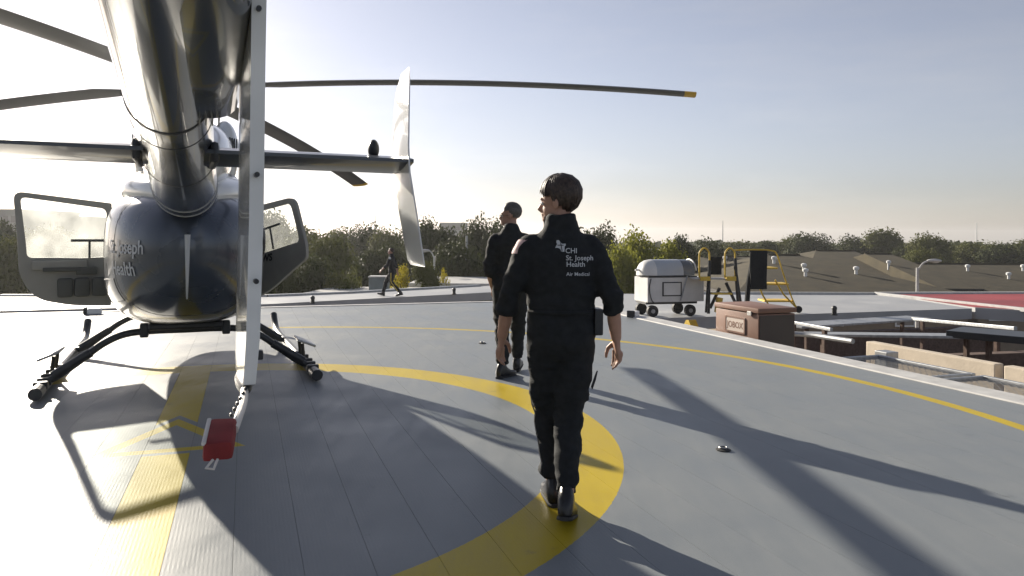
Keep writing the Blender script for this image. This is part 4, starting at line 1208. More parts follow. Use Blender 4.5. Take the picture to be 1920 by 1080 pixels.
# ------------------------------------------------------------------ white service cart
cart = empty('service_cart', gp(1250, 591, LOW), R(16))
tag(cart, 'white rounded ground service cart with black wheels on the pale roof deck', 'cart')
M_CARTW = mat('cart_white_paint', (0.62, 0.62, 0.60), 0.4, var=0.08, vscale=3)
M_CARTG = mat('cart_grey_paint', (0.40, 0.43, 0.46), 0.4, var=0.06, vscale=3)
bm = B()
out = [(-0.80, -0.42), (0.85, -0.42)] + [(0.85 + 0.26 * math.sin(k * PI / 10), -0.42 * math.cos(k * PI / 10)) for k in range(1, 10)] + [(0.85, 0.42), (-0.80, 0.42)]
rings(bm, [[Vector((x, y, 0.42)) for x, y in out], [Vector((x, y, 1.10)) for x, y in out]])
obj('tank_body', bm, M_CARTW, cart, True, 40)
bm = B(); rs = []
for x, s in ((-0.86, 0.35), (-0.83, 0.62), (-0.76, 0.82), (-0.66, 0.95), (-0.52, 1.0), (-0.5, 1.0)):
    rs.append([Vector((x, 0.41 * s * math.cos(a), 1.16 + 0.44 * s * max(0, math.sin(a)) ** 0.8 if math.sin(a) > 0 else 1.14)) for a in [PI * k / 14 for k in range(15)]])
rings(bm, rs); obj('hood_nose', bm, M_CARTW, cart, True, 50)
bm = B(); rs = []
for x in (-0.498, 0.32):
    rs.append([Vector((x, 0.41 * math.cos(a), 1.16 + 0.44 * max(0, math.sin(a)) ** 0.8)) for a in [PI * k / 14 for k in range(15)]])
rings(bm, rs); obj('hood', bm, M_CARTG, cart, True, 50)
bm = B(); rs = []
for x, s in ((0.322, 1.0), (0.60, 1.0), (0.68, 0.94), (0.72, 0.8)):
    rs.append([Vector((x, 0.405 * s * math.cos(a), 1.16 + 0.435 * s * max(0, math.sin(a)) ** 0.8)) for a in [PI * k / 14 for k in range(15)]])
rings(bm, rs); obj('hood_window', bm, mat('smoked_plastic', (0.12, 0.13, 0.14), 0.2), cart, True, 50)
bm = B(); tube(bm, [(0.72, 0.405 * math.cos(PI * k / 14), 1.16 + 0.435 * math.sin(PI * k / 14) ** 0.8) for k in range(1, 14)], 0.022, 8); obj('hood_rim', bm, M_CARTW, cart, True)
bm = B(); box(bm, (0, 0, 1.125), (1.5, 0.8, 0.03), None); obj('hood_gasket', bm, M_BLACK, cart)
bm = B(); frame_prism(bm, [(-0.35, 0.58), (0.25, 0.58), (0.25, 0.98), (-0.35, 0.98)], [(-0.31, 0.61), (0.22, 0.61), (0.22, 0.95), (-0.31, 0.95)], 0.012, lambda u, v, w: Vector((u, -0.426 + w, v))); obj('hatch_seal', bm, M_BLACK, cart)
bm = B(); box(bm, (-0.045, -0.426, 0.78), (0.52, 0.012, 0.33), None, 0.003); obj('hatch', bm, M_CARTW, cart)
bm = B(); box(bm, (0.0, 0, 0.385), (1.6, 0.66, 0.07), None, 0.01); obj('chassis', bm, M_BLACK, cart)
bm = B(); tube(bm, smooth_path([(-0.70, -0.43, 1.08), (-0.76, -0.45, 0.8), (-0.70, -0.46, 0.5), (-0.6, -0.45, 0.40)], 4), 0.014, 6); obj('hose', bm, M_BLACK, cart, True)
bm = B(); tube(bm, [(0.42, -0.44, 1.15), (0.20, -0.46, 0.45)], 0.018, 6); obj('tow_bar', bm, M_STEEL, cart, True)
bm = B(); tube(bm, [(-0.86, 0, 1.30), (-0.98, 0, 1.30)], 0.03, 8); obj('hood_knob', bm, M_CARTW, cart, True)
for x in (-0.62, 0.55):
    for y in (-0.36, 0.36):
        bm = B(); disc(bm, (x, y, 0.165), (0, 1, 0), 0.165, 0.10, 22); w_ = obj('wheel', bm, M_DARK, cart, True, 40)
        bm = B(); disc(bm, (x, y * 1.02 + math.copysign(0.045, y), 0.165), (0, 1, 0), 0.06, 0.02, 16); obj('wheel_hub', bm, M_STEEL, w_, True, 40)

# ------------------------------------------------------------------ yellow work stand and rolling ladder
D1 = 20.6
def q(x, y, d=D1): return at(x, y, d)
ws = empty('work_stand', gp(1350, 592, LOW)); tag(ws, 'yellow and black folding work stand with two hooped handrails beside the white cart', 'work stand')
def W(p): return Vector(p) - Vector(ws.location)
for x0, x1 in ((1312, 1331), (1360, 1379)):
    for d in (D1,):
        P = [q(x0, 520, d), q(x0, 480, d), q(x0 + 2, 471, d), q((x0 + x1) / 2, 465, d), q(x1 - 2, 471, d), q(x1, 480, d), q(x1, 520, d)]
        bm = B(); tube(bm, smooth_path([W(p) for p in P], 4), 0.025, 8); obj('hoop_rail', bm, M_YEL, ws, True)
    bm = B(); box(bm, W(q((x0 + x1) / 2, 522)), (0.26, 0.30, 0.12), None, 0.01); obj('toe_board', bm, M_YEL, ws)
bm = B(); box(bm, W(q(1340, 523)) + Vector((0, 0.25, 0.0)), (1.15, 0.6, 0.035), None, 0.006); obj('platform', bm, M_TRIM, ws)
for (xa, ya, xb, yb, dd) in ((1331, 488, 1329, 588, 0), (1350, 540, 1332, 578, 0.2), (1379, 484, 1386, 590, 0), (1362, 530, 1384, 578, 0.2), (1331, 500, 1325, 586, 0.7), (1379, 500, 1392, 586, 0.7)):
    bm = B(); tube(bm, [W(q(xa, ya, D1 + dd)), W(q(xb, yb, D1 + dd))], 0.045, 8); obj('leg', bm, M_BLACK, ws, True)
bm = B(); box(bm, W(q(1352, 550)), (0.55, 0.35, 0.05), None, 0.01); obj('step', bm, M_YEL, ws)
bm = B(); box(bm, W(q(1348, 572)), (0.14, 0.2, 0.42), (0, R(8), 0), 0.01); obj('stay', bm, M_YEL, ws)
bm = B(); box(bm, W(q(1351, 500)) + Vector((0, 0.5, 0)), (0.36, 0.04, 0.5), None, 0.02); obj('tarp_panel', bm, M_SUIT, ws)
D2 = 21.6
rl = empty('rolling_ladder', gp(1450, 588, LOW)); tag(rl, 'yellow rolling ladder with a black cover draped over its top', 'ladder')
def W2(p): return Vector(p) - Vector(rl.location)
for dd in (0.0, 0.65):
    def qq(x, y): return at(x, y, D2 + dd)
    bm = B(); tube(bm, [W2(p) for p in smooth_path([qq(1376, 469), qq(1420, 468), qq(1448, 470), qq(1458, 478), qq(1470, 515), qq(1486, 560), qq(1494, 576)], 4)], 0.022, 8); obj('hand_rail', bm, M_YEL, rl, True)
    bm = B(); tube(bm, [W2(qq(1418, 520)), W2(qq(1430, 552)), W2(qq(1441, 570))], 0.025, 8); obj('front_leg', bm, M_YEL, rl, True)
    bm = B(); tube(bm, [W2(qq(1454, 525)), W2(qq(1470, 552)), W2(qq(1497, 580))], 0.025, 8); obj('rear_leg', bm, M_YEL, rl, True)
    bm = B(); disc(bm, W2(qq(1498, 580)), (0, 1, 0), 0.10, 0.06, 16); obj('wheel', bm, M_DARK, rl, True, 40)
    bm = B(); disc(bm, W2(qq(1440, 574)), (0, 1, 0), 0.08, 0.06, 16); obj('wheel', bm, M_DARK, rl, True, 40)
for x, y, w in ((1453, 533, 0.85), (1462, 565, 0.85), (1440, 503, 0.6)):
    bm = B(); box(bm, W2(at(x, y, D2)) + Vector((0, 0.32, 0)), (w, 0.6, 0.05), None, 0.008); obj('tread', bm, M_YEL, rl)
bm = B(); box(bm, W2(at(1423, 506, D2 - 0.1)), (0.50, 0.06, 1.12), None, 0.025); bmesh.ops.subdivide_edges(bm, edges=bm.edges, cuts=3, use_grid_fill=True)
for v in bm.verts: v.co += Vector((mnoise.noise(v.co * 5), mnoise.noise(v.co * 5 + Vector((3, 3, 3))), 0)) * 0.05
obj('draped_cover', bm, M_SUIT, rl, True, 60)
bm = B(); tube(bm, [W2(at(1412, 480, D2)), W2(at(1404, 530, D2)), W2(at(1401, 574, D2))], [0.05, 0.07, 0.08], 8); obj('cover_strap', bm, M_SUIT, rl, True)

# ------------------------------------------------------------------ ground, far town
M_GRASS = mat('town_ground', (0.075, 0.08, 0.045), 0.95, var=0.35, vscale=0.06, col2=(0.10, 0.095, 0.07))
bm = B(); rs = []
def ground_z(r): return -9.0 - max(0, r - 140) * 0.0125
N = 72
for r in (0.5, 40, 80, 140, 300, 700, 1500):
    rs.append([Vector((r * math.cos(2 * PI * k / N), r * math.sin(2 * PI * k / N), ground_z(r))) for k in range(N)])
rings(bm, rs, cap=False); tag(obj('ground', bm, M_GRASS), kind='structure')
# hospital block below the decks
M_HWALL = mat('hospital_brick', (0.24, 0.17, 0.13), 0.9, var=0.15, vscale=3)
slab('hospital_block', [(-30, -14), (30, -14), (40, 14), (31, 30.5), (3, 34.0), (-30, 25.0)], -3.9, 5.0, M_HWALL)
M_ASPH = mat('asphalt', (0.06, 0.06, 0.06), 0.9, var=0.15, vscale=0.4)
slab('parking_lot', [(-34, 40), (6, 48), (4, 92), (-40, 84)], -8.95, 0.05, M_ASPH)

# ---- trees
def crown_mesh(seed, h, w, leaf, n, blobs, hole=0.0):
    rn = random.Random(seed)
    verts, faces = [], []
    cs = []
    for i in range(blobs):
        a = rn.uniform(0, 2 * PI); t = rn.uniform(0.12, 0.9)
        rad = w * 0.42 * math.sin(PI * (0.18 + 0.78 * t)) * rn.uniform(0.35, 1.0)
        cs.append((Vector((math.cos(a) * rad, math.sin(a) * rad, h * t)), w * rn.uniform(0.16, 0.27), rn.uniform(0.65, 0.95)))
    for i in range(n):
        c, r, sq = rn.choice(cs)
        u = Vector((rn.gauss(0, 1), rn.gauss(0, 1), rn.gauss(0, 1))).normalized()
        p = c + Vector((u.x, u.y, u.z * sq)) * r * (rn.uniform(0.55, 1.08) if rn.random() < 0.8 else rn.uniform(1.0, 1.3))
        nrm = (u + Vector((rn.gauss(0, 0.55), rn.gauss(0, 0.55), rn.gauss(0, 0.55) + 0.3))).normalized()
        t1 = nrm.orthogonal().normalized(); t1.rotate(Matrix.Rotation(rn.uniform(0, 6.28), 3, nrm)); t2 = nrm.cross(t1)
        s = leaf * rn.uniform(0.6, 1.4)
        b0 = len(verts)
        verts += [p - t1 * s * 0.5, p - t2 * s * 0.32 + nrm * s * 0.08, p + t1 * s * 0.55, p + t2 * s * 0.32 + nrm * s * 0.08]
        faces.append((b0, b0 + 1, b0 + 2, b0 + 3))
    me = bpy.data.meshes.new('crown'); me.from_pydata(verts, [], faces)
    return me, cs
def leaf_mat(name, c1, c2, trans=0.22):
    m = mat(name, c1, 0.6, col2=c2, vscale=0.55, detail=3, spec=0.08)
    nt = m.node_tree; p = nt.nodes['Principled BSDF']
    tl = nt.nodes.new('ShaderNodeBsdfTranslucent'); mx = nt.nodes.new('ShaderNodeMixShader'); mx.inputs[0].default_value = trans
    src = p.inputs['Base Color'].links[0].from_socket
    nt.links.new(src, tl.inputs[0])
    out_ = nt.nodes['Material Output']
    nt.links.new(p.outputs[0], mx.inputs[1]); nt.links.new(tl.outputs[0], mx.inputs[2]); nt.links.new(mx.outputs[0], out_.inputs[0])
    return m
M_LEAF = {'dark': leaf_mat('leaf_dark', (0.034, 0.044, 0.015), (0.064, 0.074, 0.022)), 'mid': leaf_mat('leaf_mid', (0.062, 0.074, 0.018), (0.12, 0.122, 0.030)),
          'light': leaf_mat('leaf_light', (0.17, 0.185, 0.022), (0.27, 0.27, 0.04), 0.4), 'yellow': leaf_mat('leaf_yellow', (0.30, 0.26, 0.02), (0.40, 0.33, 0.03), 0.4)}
M_BARK = mat('bark', (0.07, 0.055, 0.042), 0.95, var=0.3, vscale=8)
CROWNS = {}
for hue in M_LEAF:
    for k in range(3):
        me, cs = crown_mesh(10 * k + hash(len(hue)) % 7, 1.0, 1.0, 0.046 if hue != 'yellow' else 0.06, 14000 if hue != 'yellow' else 2600, 17)
        me.materials.append(M_LEAF[hue]); CROWNS[(hue, k)] = (me, cs)
def trunk_mesh(k):
    bm = B(); rn = random.Random(k)
    tube(bm, [(0, 0, 0), (0.01, 0, 0.3), (0.0, 0.02, 0.6), (0.02, 0.0, 0.85)], [0.045, 0.034, 0.024, 0.008], 8)
    for i in range(6):
        a = rn.uniform(0, 6.28); z = rn.uniform(0.28, 0.6)
        tube(bm, [(0, 0, z), (0.14 * math.cos(a), 0.14 * math.sin(a), z + 0.12), (0.30 * math.cos(a), 0.30 * math.sin(a), z + 0.22)], [0.018, 0.012, 0.004], 6)
    me = bpy.data.meshes.new('trunk'); bm.to_mesh(me); bm.free(); me.materials.append(M_BARK)
    return me
TRUNKS = [trunk_mesh(k) for k in range(3)]
tree_n = 0
def tree(x, ytop, d, wpx, hue, label, group=None, zb=None, frac=0.75, name='tree', cat='tree'):
    global tree_n
    top = at(x, ytop, d)
    base = ground_z(math.hypot(top.x, d)) if zb is None else zb
    h = top.z - base; w = wpx / F_PX * d
    rn = random.Random(tree_n * 7 + 1); tree_n += 1
    t = empty(name, (top.x, d, base), rn.uniform(0, 6.28))
    tag(t, label, cat, group)
    tr_ = bpy.data.objects.new('trunk', TRUNKS[tree_n % 3]); link(tr_, t); tr_.scale = (w * 0.7, w * 0.7, h)
    cr = bpy.data.objects.new('crown', CROWNS[(hue, tree_n % 3)][0]); link(cr, t)
    cr.location = (0, 0, h * (1 - frac)); cr.scale = (w, w * rn.uniform(0.85, 1.1), h * frac * 1.03)
    return t
G1 = 'trees beyond the left walkway'; G2 = 'trees behind the brown roofs'
# left, behind the open door
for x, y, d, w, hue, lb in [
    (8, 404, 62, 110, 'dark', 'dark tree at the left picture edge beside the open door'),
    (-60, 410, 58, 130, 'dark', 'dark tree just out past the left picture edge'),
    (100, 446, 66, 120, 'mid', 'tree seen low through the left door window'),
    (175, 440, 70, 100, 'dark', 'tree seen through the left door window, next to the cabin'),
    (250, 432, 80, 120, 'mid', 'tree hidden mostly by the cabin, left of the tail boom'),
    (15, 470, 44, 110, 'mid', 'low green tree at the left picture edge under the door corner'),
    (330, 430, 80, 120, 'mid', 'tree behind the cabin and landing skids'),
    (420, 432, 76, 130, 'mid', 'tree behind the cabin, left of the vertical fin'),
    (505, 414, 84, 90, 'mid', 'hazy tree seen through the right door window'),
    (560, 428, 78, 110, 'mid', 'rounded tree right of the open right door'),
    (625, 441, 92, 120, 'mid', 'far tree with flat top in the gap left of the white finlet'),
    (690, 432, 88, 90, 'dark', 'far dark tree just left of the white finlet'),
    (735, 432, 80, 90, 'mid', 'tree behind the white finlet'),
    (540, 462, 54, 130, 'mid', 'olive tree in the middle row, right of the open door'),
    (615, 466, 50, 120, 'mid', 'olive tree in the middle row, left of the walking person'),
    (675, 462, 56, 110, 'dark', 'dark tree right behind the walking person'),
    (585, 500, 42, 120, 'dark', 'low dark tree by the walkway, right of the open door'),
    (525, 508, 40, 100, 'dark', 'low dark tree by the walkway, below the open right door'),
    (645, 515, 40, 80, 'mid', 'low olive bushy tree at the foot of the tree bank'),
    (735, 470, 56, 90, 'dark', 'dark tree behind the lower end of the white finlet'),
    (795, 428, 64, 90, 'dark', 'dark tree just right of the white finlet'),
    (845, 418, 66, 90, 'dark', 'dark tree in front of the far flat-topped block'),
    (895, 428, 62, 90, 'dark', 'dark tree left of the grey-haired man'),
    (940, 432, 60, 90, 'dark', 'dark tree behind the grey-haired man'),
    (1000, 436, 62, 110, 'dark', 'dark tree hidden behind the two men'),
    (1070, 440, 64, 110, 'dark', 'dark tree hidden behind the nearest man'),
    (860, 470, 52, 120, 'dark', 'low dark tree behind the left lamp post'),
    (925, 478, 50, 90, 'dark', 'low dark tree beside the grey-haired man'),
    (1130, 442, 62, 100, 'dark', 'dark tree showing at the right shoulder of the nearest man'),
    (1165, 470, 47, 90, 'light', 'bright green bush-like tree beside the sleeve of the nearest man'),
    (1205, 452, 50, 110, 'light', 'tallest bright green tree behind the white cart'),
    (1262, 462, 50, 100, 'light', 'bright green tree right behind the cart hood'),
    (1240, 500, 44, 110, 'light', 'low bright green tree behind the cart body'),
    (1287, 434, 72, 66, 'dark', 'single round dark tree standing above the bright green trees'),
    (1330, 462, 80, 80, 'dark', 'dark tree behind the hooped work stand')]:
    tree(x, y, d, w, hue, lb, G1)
xs = [1385, 1430, 1478, 1520, 1556, 1600, 1652, 1700, 1742, 1790, 1838, 1880, 1925]
ys = [462, 447, 452, 446, 458, 451, 441, 455, 450, 461, 456, 465, 459]
names_ = ['just right of the work stand', 'behind the rolling ladder', 'right of the rolling ladder', 'above the dark gable', 'with gaps of sky left of the roof peak', 'over the roof peak', 'tallest of the row right of the roof peak', 'behind the slanted roof', 'above the right lamp post', 'right of the lamp post', 'left of the far mast', 'right of the far mast', 'at the right picture edge']
for x, y, nm in zip(xs, ys, names_):
    tree(x, y, 118 + (x * 7 % 23), 92, 'dark' if (x // 10) % 3 else 'mid', 'tree behind the brown roofs, ' + nm, G2, frac=0.85)
tree(1732, 468, 100, 60, 'mid', 'paler olive tree low above the long roof near the lamp post', G2)
for x, y, d, w, hue, lb in [(752, 505, 40, 44, 'yellow', 'bright yellow shrub beyond the walkway beside the finlet foot'), (797, 500, 41, 54, 'mid', 'round green shrub left of the lamp post'), (834, 506, 43, 26, 'yellow', 'small yellow-green shrub right of the lamp post')]:
    tree(x, y, d, w, hue, lb, 'shrubs beyond the walkway', zb=at(x, 560, d).z - 1, frac=0.95, name='shrub', cat='shrub')
# far wood: one mass
rn = random.Random(77)
verts, faces = [], []
for i in range(42000):
    a = rn.uniform(R(-50), R(50)); d = rn.uniform(210, 330)
    x, y = math.sin(a) * d, math.cos(a) * d
    gz = ground_z(d)
    top = 8.0 + 2.2 * mnoise.noise(Vector((x * 0.05, y * 0.05, 0))) + 1.2 * mnoise.noise(Vector((x * 0.2, y * 0.2, 3)))
    p = Vector((x, y, gz + top * (1 - rn.random() ** 2.2)))
    nrm = Vector((rn.gauss(0, 1), rn.gauss(0, 1) - 0.5, rn.gauss(0, 1) + 0.5)).normalized(); t1 = nrm.orthogonal().normalized(); t2 = nrm.cross(t1); s = rn.uniform(0.6, 1.4)
    b0 = len(verts); verts += [p - t1 * s, p - t2 * s * 0.7, p + t1 * s, p + t2 * s * 0.7]; faces.append((b0, b0 + 1, b0 + 2, b0 + 3))
me = bpy.data.meshes.new('far_wood'); me.from_pydata(verts, [], faces); me.materials.append(M_LEAF['dark'])
fw = link(bpy.data.objects.new('far_wood', me)); tag(fw, 'dark far-off wood along the horizon', 'wood', kind='stuff')

# ---- brown shingled roofs
def shingle_mat():
    m = mat('brown_shingles', (0.046, 0.036, 0.016), 0.95, var=0.3, vscale=0.8)
    nt = m.node_tree; b = NB(nt); p = nt.nodes['Principled BSDF']
    tc = nt.nodes.new('ShaderNodeTexCoord'); sp = nt.nodes.new('ShaderNodeSeparateXYZ'); nt.links.new(tc.outputs['Object'], sp.inputs[0])
    h = b.m('FRACT', b.m('MULTIPLY', sp.outputs[2], 5.5))
    bp = nt.nodes.new('ShaderNodeBump'); bp.inputs['Strength'].default_value = 0.5; bp.inputs['Distance'].default_value = 0.03
    nt.links.new(h, bp.inputs['Height']); nt.links.new(bp.outputs['Normal'], p.inputs['Normal'])
    return m
M_SHIN = shingle_mat()
M_DKTRIM = mat('dark_brown_fascia', (0.035, 0.03, 0.027), 0.8)
M_RWALL = mat('tan_wall', (0.22, 0.17, 0.12), 0.9, var=0.1, vscale=2)
def hip_roof(cx, cy, L, Wd, ze, zr, rz, hip, label, hip2=None):
    t = empty('house', (cx, cy, -8.95), rz); tag(t, label, 'building', 'brown roofed buildings')
    ze, zr = ze + 8.95, zr + 8.95
    hip2 = hip if hip2 is None else hip2
    bm = B(); box(bm, (0, 0, ze / 2 - 0.1), (L - 0.8, Wd - 0.8, ze - 0.1)); obj('wall', bm, M_RWALL, t)
    bm = B()
    e = [bm.verts.new(p) for p in ((-L / 2, -Wd / 2, ze), (L / 2, -Wd / 2, ze), (L / 2, Wd / 2, ze), (-L / 2, Wd / 2, ze))]
    r0, r1 = bm.verts.new((-L / 2 + hip, 0, zr)), bm.verts.new((L / 2 - hip2, 0, zr))
    for f in ((e[0], e[1], r1, r0), (e[2], e[3], r0, r1), (e[1], e[2], r1), (e[3], e[0], r0), (e[3], e[2], e[1], e[0])): bm.faces.new(f)
    rf = obj('roof', bm, M_SHIN, t)
    bm = B(); frame_prism(bm, [(-L / 2 - 0.1, -Wd / 2 - 0.1), (L / 2 + 0.1, -Wd / 2 - 0.1), (L / 2 + 0.1, Wd / 2 + 0.1), (-L / 2 - 0.1, Wd / 2 + 0.1)], [(-L / 2 + 0.2, -Wd / 2 + 0.2), (L / 2 - 0.2, -Wd / 2 + 0.2), (L / 2 - 0.2, Wd / 2 - 0.2), (-L / 2 + 0.2, Wd / 2 - 0.2)], 0.3, lambda u, v, w: Vector((u, v, ze - 0.16 + w))); obj('fascia', bm, M_DKTRIM, t)
    bm = B(); tube(bm, [(-L / 2 + hip, 0, zr), (L / 2 - hip2, 0, zr)], 0.12, 6); obj('ridge_cap', bm, M_SHIN, rf)
    for i in range(max(2, int(L / 5))):
        x = -L / 2 + 2.0 + i * 5.0
        if x < L / 2 - 1.5:
            bm = B(); frame_prism(bm, [(x - 0.7, ze - 2.2), (x + 0.7, ze - 2.2), (x + 0.7, ze - 0.9), (x - 0.7, ze - 0.9)], [(x - 0.6, ze - 2.1), (x + 0.6, ze - 2.1), (x + 0.6, ze - 1.0), (x - 0.6, ze - 1.0)], 0.08, lambda u, v, w: Vector((u, -Wd / 2 + 0.37 + w, v))); wd = obj('window', bm, M_WHITE, t)
            bm = B(); box(bm, (x, -Wd / 2 + 0.38, ze - 1.55), (1.2, 0.03, 1.1)); obj('pane', bm, M_GLASS_LENS, wd)
    return t, rf
def from_px(x, y, d): return at(x, y, d)
def roof_px(x0, x1, yr, ye, dr, de, hip, label, rz=0.0, hip2=None):
    """ridge seen at (x0..x1, yr) at depth dr, near eave at ye at depth de"""
    a, b_ = at(x0, yr, dr), at(x1, yr, dr); e = at((x0 + x1) / 2, ye, de)
    L = (b_.x - a.x) + hip + (hip if hip2 is None else hip2); Wd = 2 * (dr - de)
    cx = (a.x - hip + b_.x + (hip if hip2 is None else hip2)) / 2
    return hip_roof(cx, dr, L, Wd, e.z, a.z, rz, hip, label, hip2)
h1, r1_ = roof_px(1700, 2140, 494, 553, 74, 62, 0.5, 'long olive-brown shingled roof at the far right behind the red deck')
h2, r2_ = roof_px(1622, 1672, 476, 540, 78, 63.5, 0.4, 'slanted brown shingled roof block between two dark valleys')
h3, r3_ = roof_px(1530, 1602, 470, 552, 84, 65, 9.0, 'brown hipped roof with the highest ridge, left of the slanted block', hip2=0.6)
h4, r4_ = roof_px(1440, 1500, 478, 553, 66, 52, 7.0, 'dark hipped roof in front of the highest ridge, behind the ladder')
h5, r5_ = roof_px(1310, 1420, 481, 520, 80, 66, 3.0, 'low brown roof behind the hooped work stand')
for x0, y0, x1, y1, d in ((1490, 550, 1575, 507, 55), (1510, 556, 1592, 517, 54)):
    pass
# white roof vents: each stands on the slope it is seen on
dgv = None
def roof_vent(x, y, label, s=1.0):
    r = ray(x, y); o0 = Vector((0, 0, EYE))
    best = None
    for h, rf in ((h1, r1_), (h2, r2_), (h3, r3_), (h4, r4_), (h5, r5_)):
        bvh = BVHTree.FromPolygons([v.co + h.location for v in rf.data.vertices], [p.vertices[:] for p in rf.data.polygons])
        k = bvh.ray_cast(o0, r.normalized())
        if k[0] and (best is None or k[3] < best[1]): best = (k[0], k[3])
    if best is None: return
    t = empty('roof_vent', best[0]); tag(t, label, 'roof vent', 'white vents on the brown roofs')
    bm = B(); tube(bm, [(0, 0, -0.3), (0, 0, 0.35 * s)], 0.12 * s, 10); obj('pipe', bm, M_WHITE, t, True)
    bm = B(); tube(bm, [(0, 0, 0.35 * s), (0, 0, 0.42 * s), (0, 0, 0.55 * s), (0, 0, 0.62 * s)], [0.2 * s, 0.22 * s, 0.22 * s, 0.08 * s], 12); obj('cap', bm, M_WHITE, t, True)
for x, y, lb in ((1508, 508, 'white vent low on the dark hipped roof, upper of two'), (1511, 518, 'white vent low on the dark hipped roof, lower of two'), (1606, 514, 'white vent at the foot of the highest roof'), (1667, 500, 'white vent on the slanted roof block'), (1815, 508, 'white vent high on the long right roof'), (1892, 523, 'white vent low on the long right roof'), (1919, 508, 'white vent on the long right roof at the picture edge'), (1452, 494, 'white vent beside the ladder rail'), (1360, 492, 'white vent seen between the hooped rails')):
    roof_vent(x, y, lb)

# ---- street lamps, masts, poles
def street_lamp(x, yt, d, side, reach, label, base=None):
    p = at(x, yt, d); z0 = ground_z(d) if base is None else base
    t = empty('street_lamp', (p.x, d, z0)); tag(t, label, 'street lamp', 'street lamps below the decks')
    h = p.z - z0
    bm = B(); tube(bm, [(0, 0, 0), (0, 0, h)], [0.10, 0.07], 10); obj('pole', bm, M_TRIM, t, True)
    bm = B(); tube(bm, smooth_path([(0, 0, h - 0.15), (side * reach * 0.5, 0, h + 0.22), (side * reach, 0, h + 0.35)], 4), 0.045, 8); obj('arm', bm, M_TRIM, t, True)
    bm = B(); ellipsoid(bm, (side * (reach + 0.3), 0, h + 0.36), (0.38, 0.16, 0.10)); hd = obj('lamp_head', bm, M_TRIM, t, True)
    bm = B(); ellipsoid(bm, (side * (reach + 0.34), 0, h + 0.30), (0.22, 0.11, 0.06)); obj('lamp_lens', bm, M_WHITE, hd, True)
street_lamp(1721, 502, 38, 1, 0.55, 'pale street lamp rising beyond the red deck')
street_lamp(815, 480, 50, -1, 0.35, 'pale street lamp beyond the walkway, left of the two men')
def mast(x, yt, d, label):
    p = at(x, yt, d); z0 = ground_z(d)
    bm = B(); tube(bm, [(0, 0, 0), (0, 0, p.z - z0)], [0.35, 0.16], 6)
    tag(obj('radio_mast', bm, M_STEEL, loc=(p.x, d, z0)), label, 'mast', 'far radio masts')
mast(1356, 414, 340, 'thin far radio mast above the hooped work stand'); mast(1832, 418, 360, 'thin far radio mast at the right side of the sky'); mast(705, 403, 420, 'faint far radio mast left of the white finlet')
bm = B(); tube(bm, [(0, 0, 0), (0, 0, 1)], [0.12, 0.09], 8); up = at(876, 442, 58); zz = ground_z(58)
o = obj('utility_pole', bm, M_STEEL, loc=(up.x, 58, zz)); o.scale = (1, 1, up.z - zz); tag(o, 'grey utility pole among the dark trees left of the grey-haired man', 'pole')

# ---- far blocks, canopy, van
M_FARB = mat('far_block_wall', (0.33, 0.31, 0.28), 0.9, var=0.06, vscale=0.3)
def block(x0, x1, yt, d, depth, label, floors, cols, parapet=0.0):
    a, b_ = at(x0, yt, d), at(x1, yt, d); z0 = ground_z(d)
    t = empty('office_block', ((a.x + b_.x) / 2, d + depth / 2, z0)); tag(t, label, 'building', 'far blocks')
    Wd, Hh = b_.x - a.x, a.z - z0
    bm = B(); box(bm, (0, 0, Hh / 2), (Wd, depth, Hh)); w_ = obj('wall', bm, M_FARB, t)
    bm = B(); box(bm, (0, 0, Hh + 0.25), (Wd + 0.4, depth + 0.4, 0.5)); obj('roof', bm, M_FARB, t)
    bm0 = B(); box(bm0, (0, 0, 0), (Wd / cols * 0.6, 0.15, Hh / floors * 0.45)); me_ = bpy.data.meshes.new('window'); bm0.to_mesh(me_); bm0.free(); me_.materials.append(M_GLASS_LENS)
    for i in range(cols):
        for j in range(max(0, floors - 4), floors):
            o = bpy.data.objects.new('window', me_); link(o, t); o.location = (-Wd / 2 + (i + 0.5) * Wd / cols, -depth / 2 - 0.04, (j + 0.5) * Hh / floors)
block(30, 112, 408, 150, 20, 'pale many-windowed block seen through the left door window', 5, 8)
block(-120, 34, 396, 140, 20, 'long grey block at the left picture edge behind the trees', 5, 10)
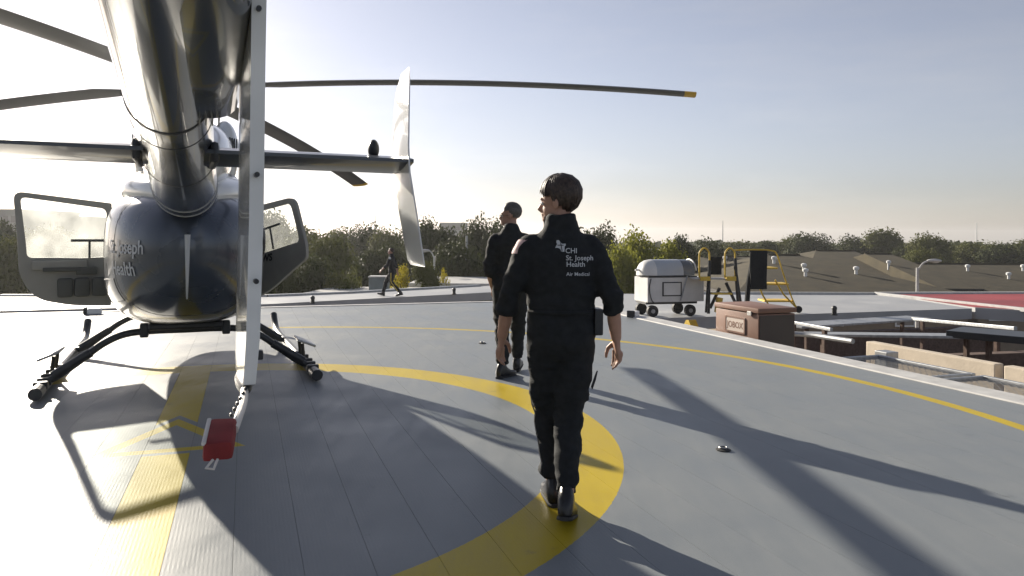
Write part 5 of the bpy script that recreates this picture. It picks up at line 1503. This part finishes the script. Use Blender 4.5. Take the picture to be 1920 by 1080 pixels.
block(826, 872, 420, 260, 18, 'far pale flat-topped block above the dark trees', 5, 6)
# flat white canopy beyond the walkway
c0 = at(860, 528, 46)
cp = empty('carport', (c0.x, 46, -8.95)); tag(cp, 'long flat white carport roof beyond the walkway, left of the two men', 'carport')
bm = B(); box(bm, (0.4, 0, c0.z + 8.95), (6.0, 6.5, 0.22), None, 0.02); obj('roof', bm, M_TRIM, cp)
for x in (-2.2, 2.6):
    for y in (-2.6, 2.6):
        bm = B(); tube(bm, [(x, y, 0), (x, y, c0.z + 8.84)], 0.09, 8); obj('post', bm, M_STEEL, cp, True)
vp = at(712, 546, 38)
ac = empty('utility_cabinet', (vp.x, 38, vp.z)); tag(ac, 'grey-green utility cabinet with a pale top left of the walking person', 'cabinet')
M_CAB = mat('cabinet_paint', (0.16, 0.19, 0.19), 0.6, var=0.1, vscale=3)
bm = B(); box(bm, (0, 0, 0.36), (0.95, 0.7, 0.72), None, 0.02); obj('body', bm, M_CAB, ac)
bm = B(); box(bm, (0, 0, 0.75), (1.02, 0.78, 0.06), None, 0.01); obj('lid', bm, M_TRIM, ac)
bm = B(); box(bm, (0.12, -0.36, 0.36), (0.3, 0.02, 0.5), None, 0.005); obj('door', bm, M_CAB, ac)
slab('upper_lot', [(vp.x - 3.5, 36.5), (vp.x + 4, 36.5), (vp.x + 4.5, 41), (vp.x - 3, 41)], vp.z, 5.0, M_CONC)
# ------------------------------------------------------------------ haze: the air between camera and horizon
bm = B(); box(bm, (0, 0, -7.0), (3100, 3100, 41))
hz = bpy.data.materials.new('haze_air'); hz.use_nodes = True
nt = hz.node_tree; nt.nodes.clear()
o_ = nt.nodes.new('ShaderNodeOutputMaterial'); pv_ = nt.nodes.new('ShaderNodeVolumePrincipled')
pv_.inputs['Color'].default_value = (0.93, 0.94, 0.96, 1)
pv_.inputs['Density'].default_value = 0.00034
pv_.inputs['Anisotropy'].default_value = 0.45
nt.links.new(pv_.outputs[0], o_.inputs['Volume'])
haze = tag(obj('haze', bm, hz), 'thin bright morning haze filling the air', 'haze', kind='stuff')
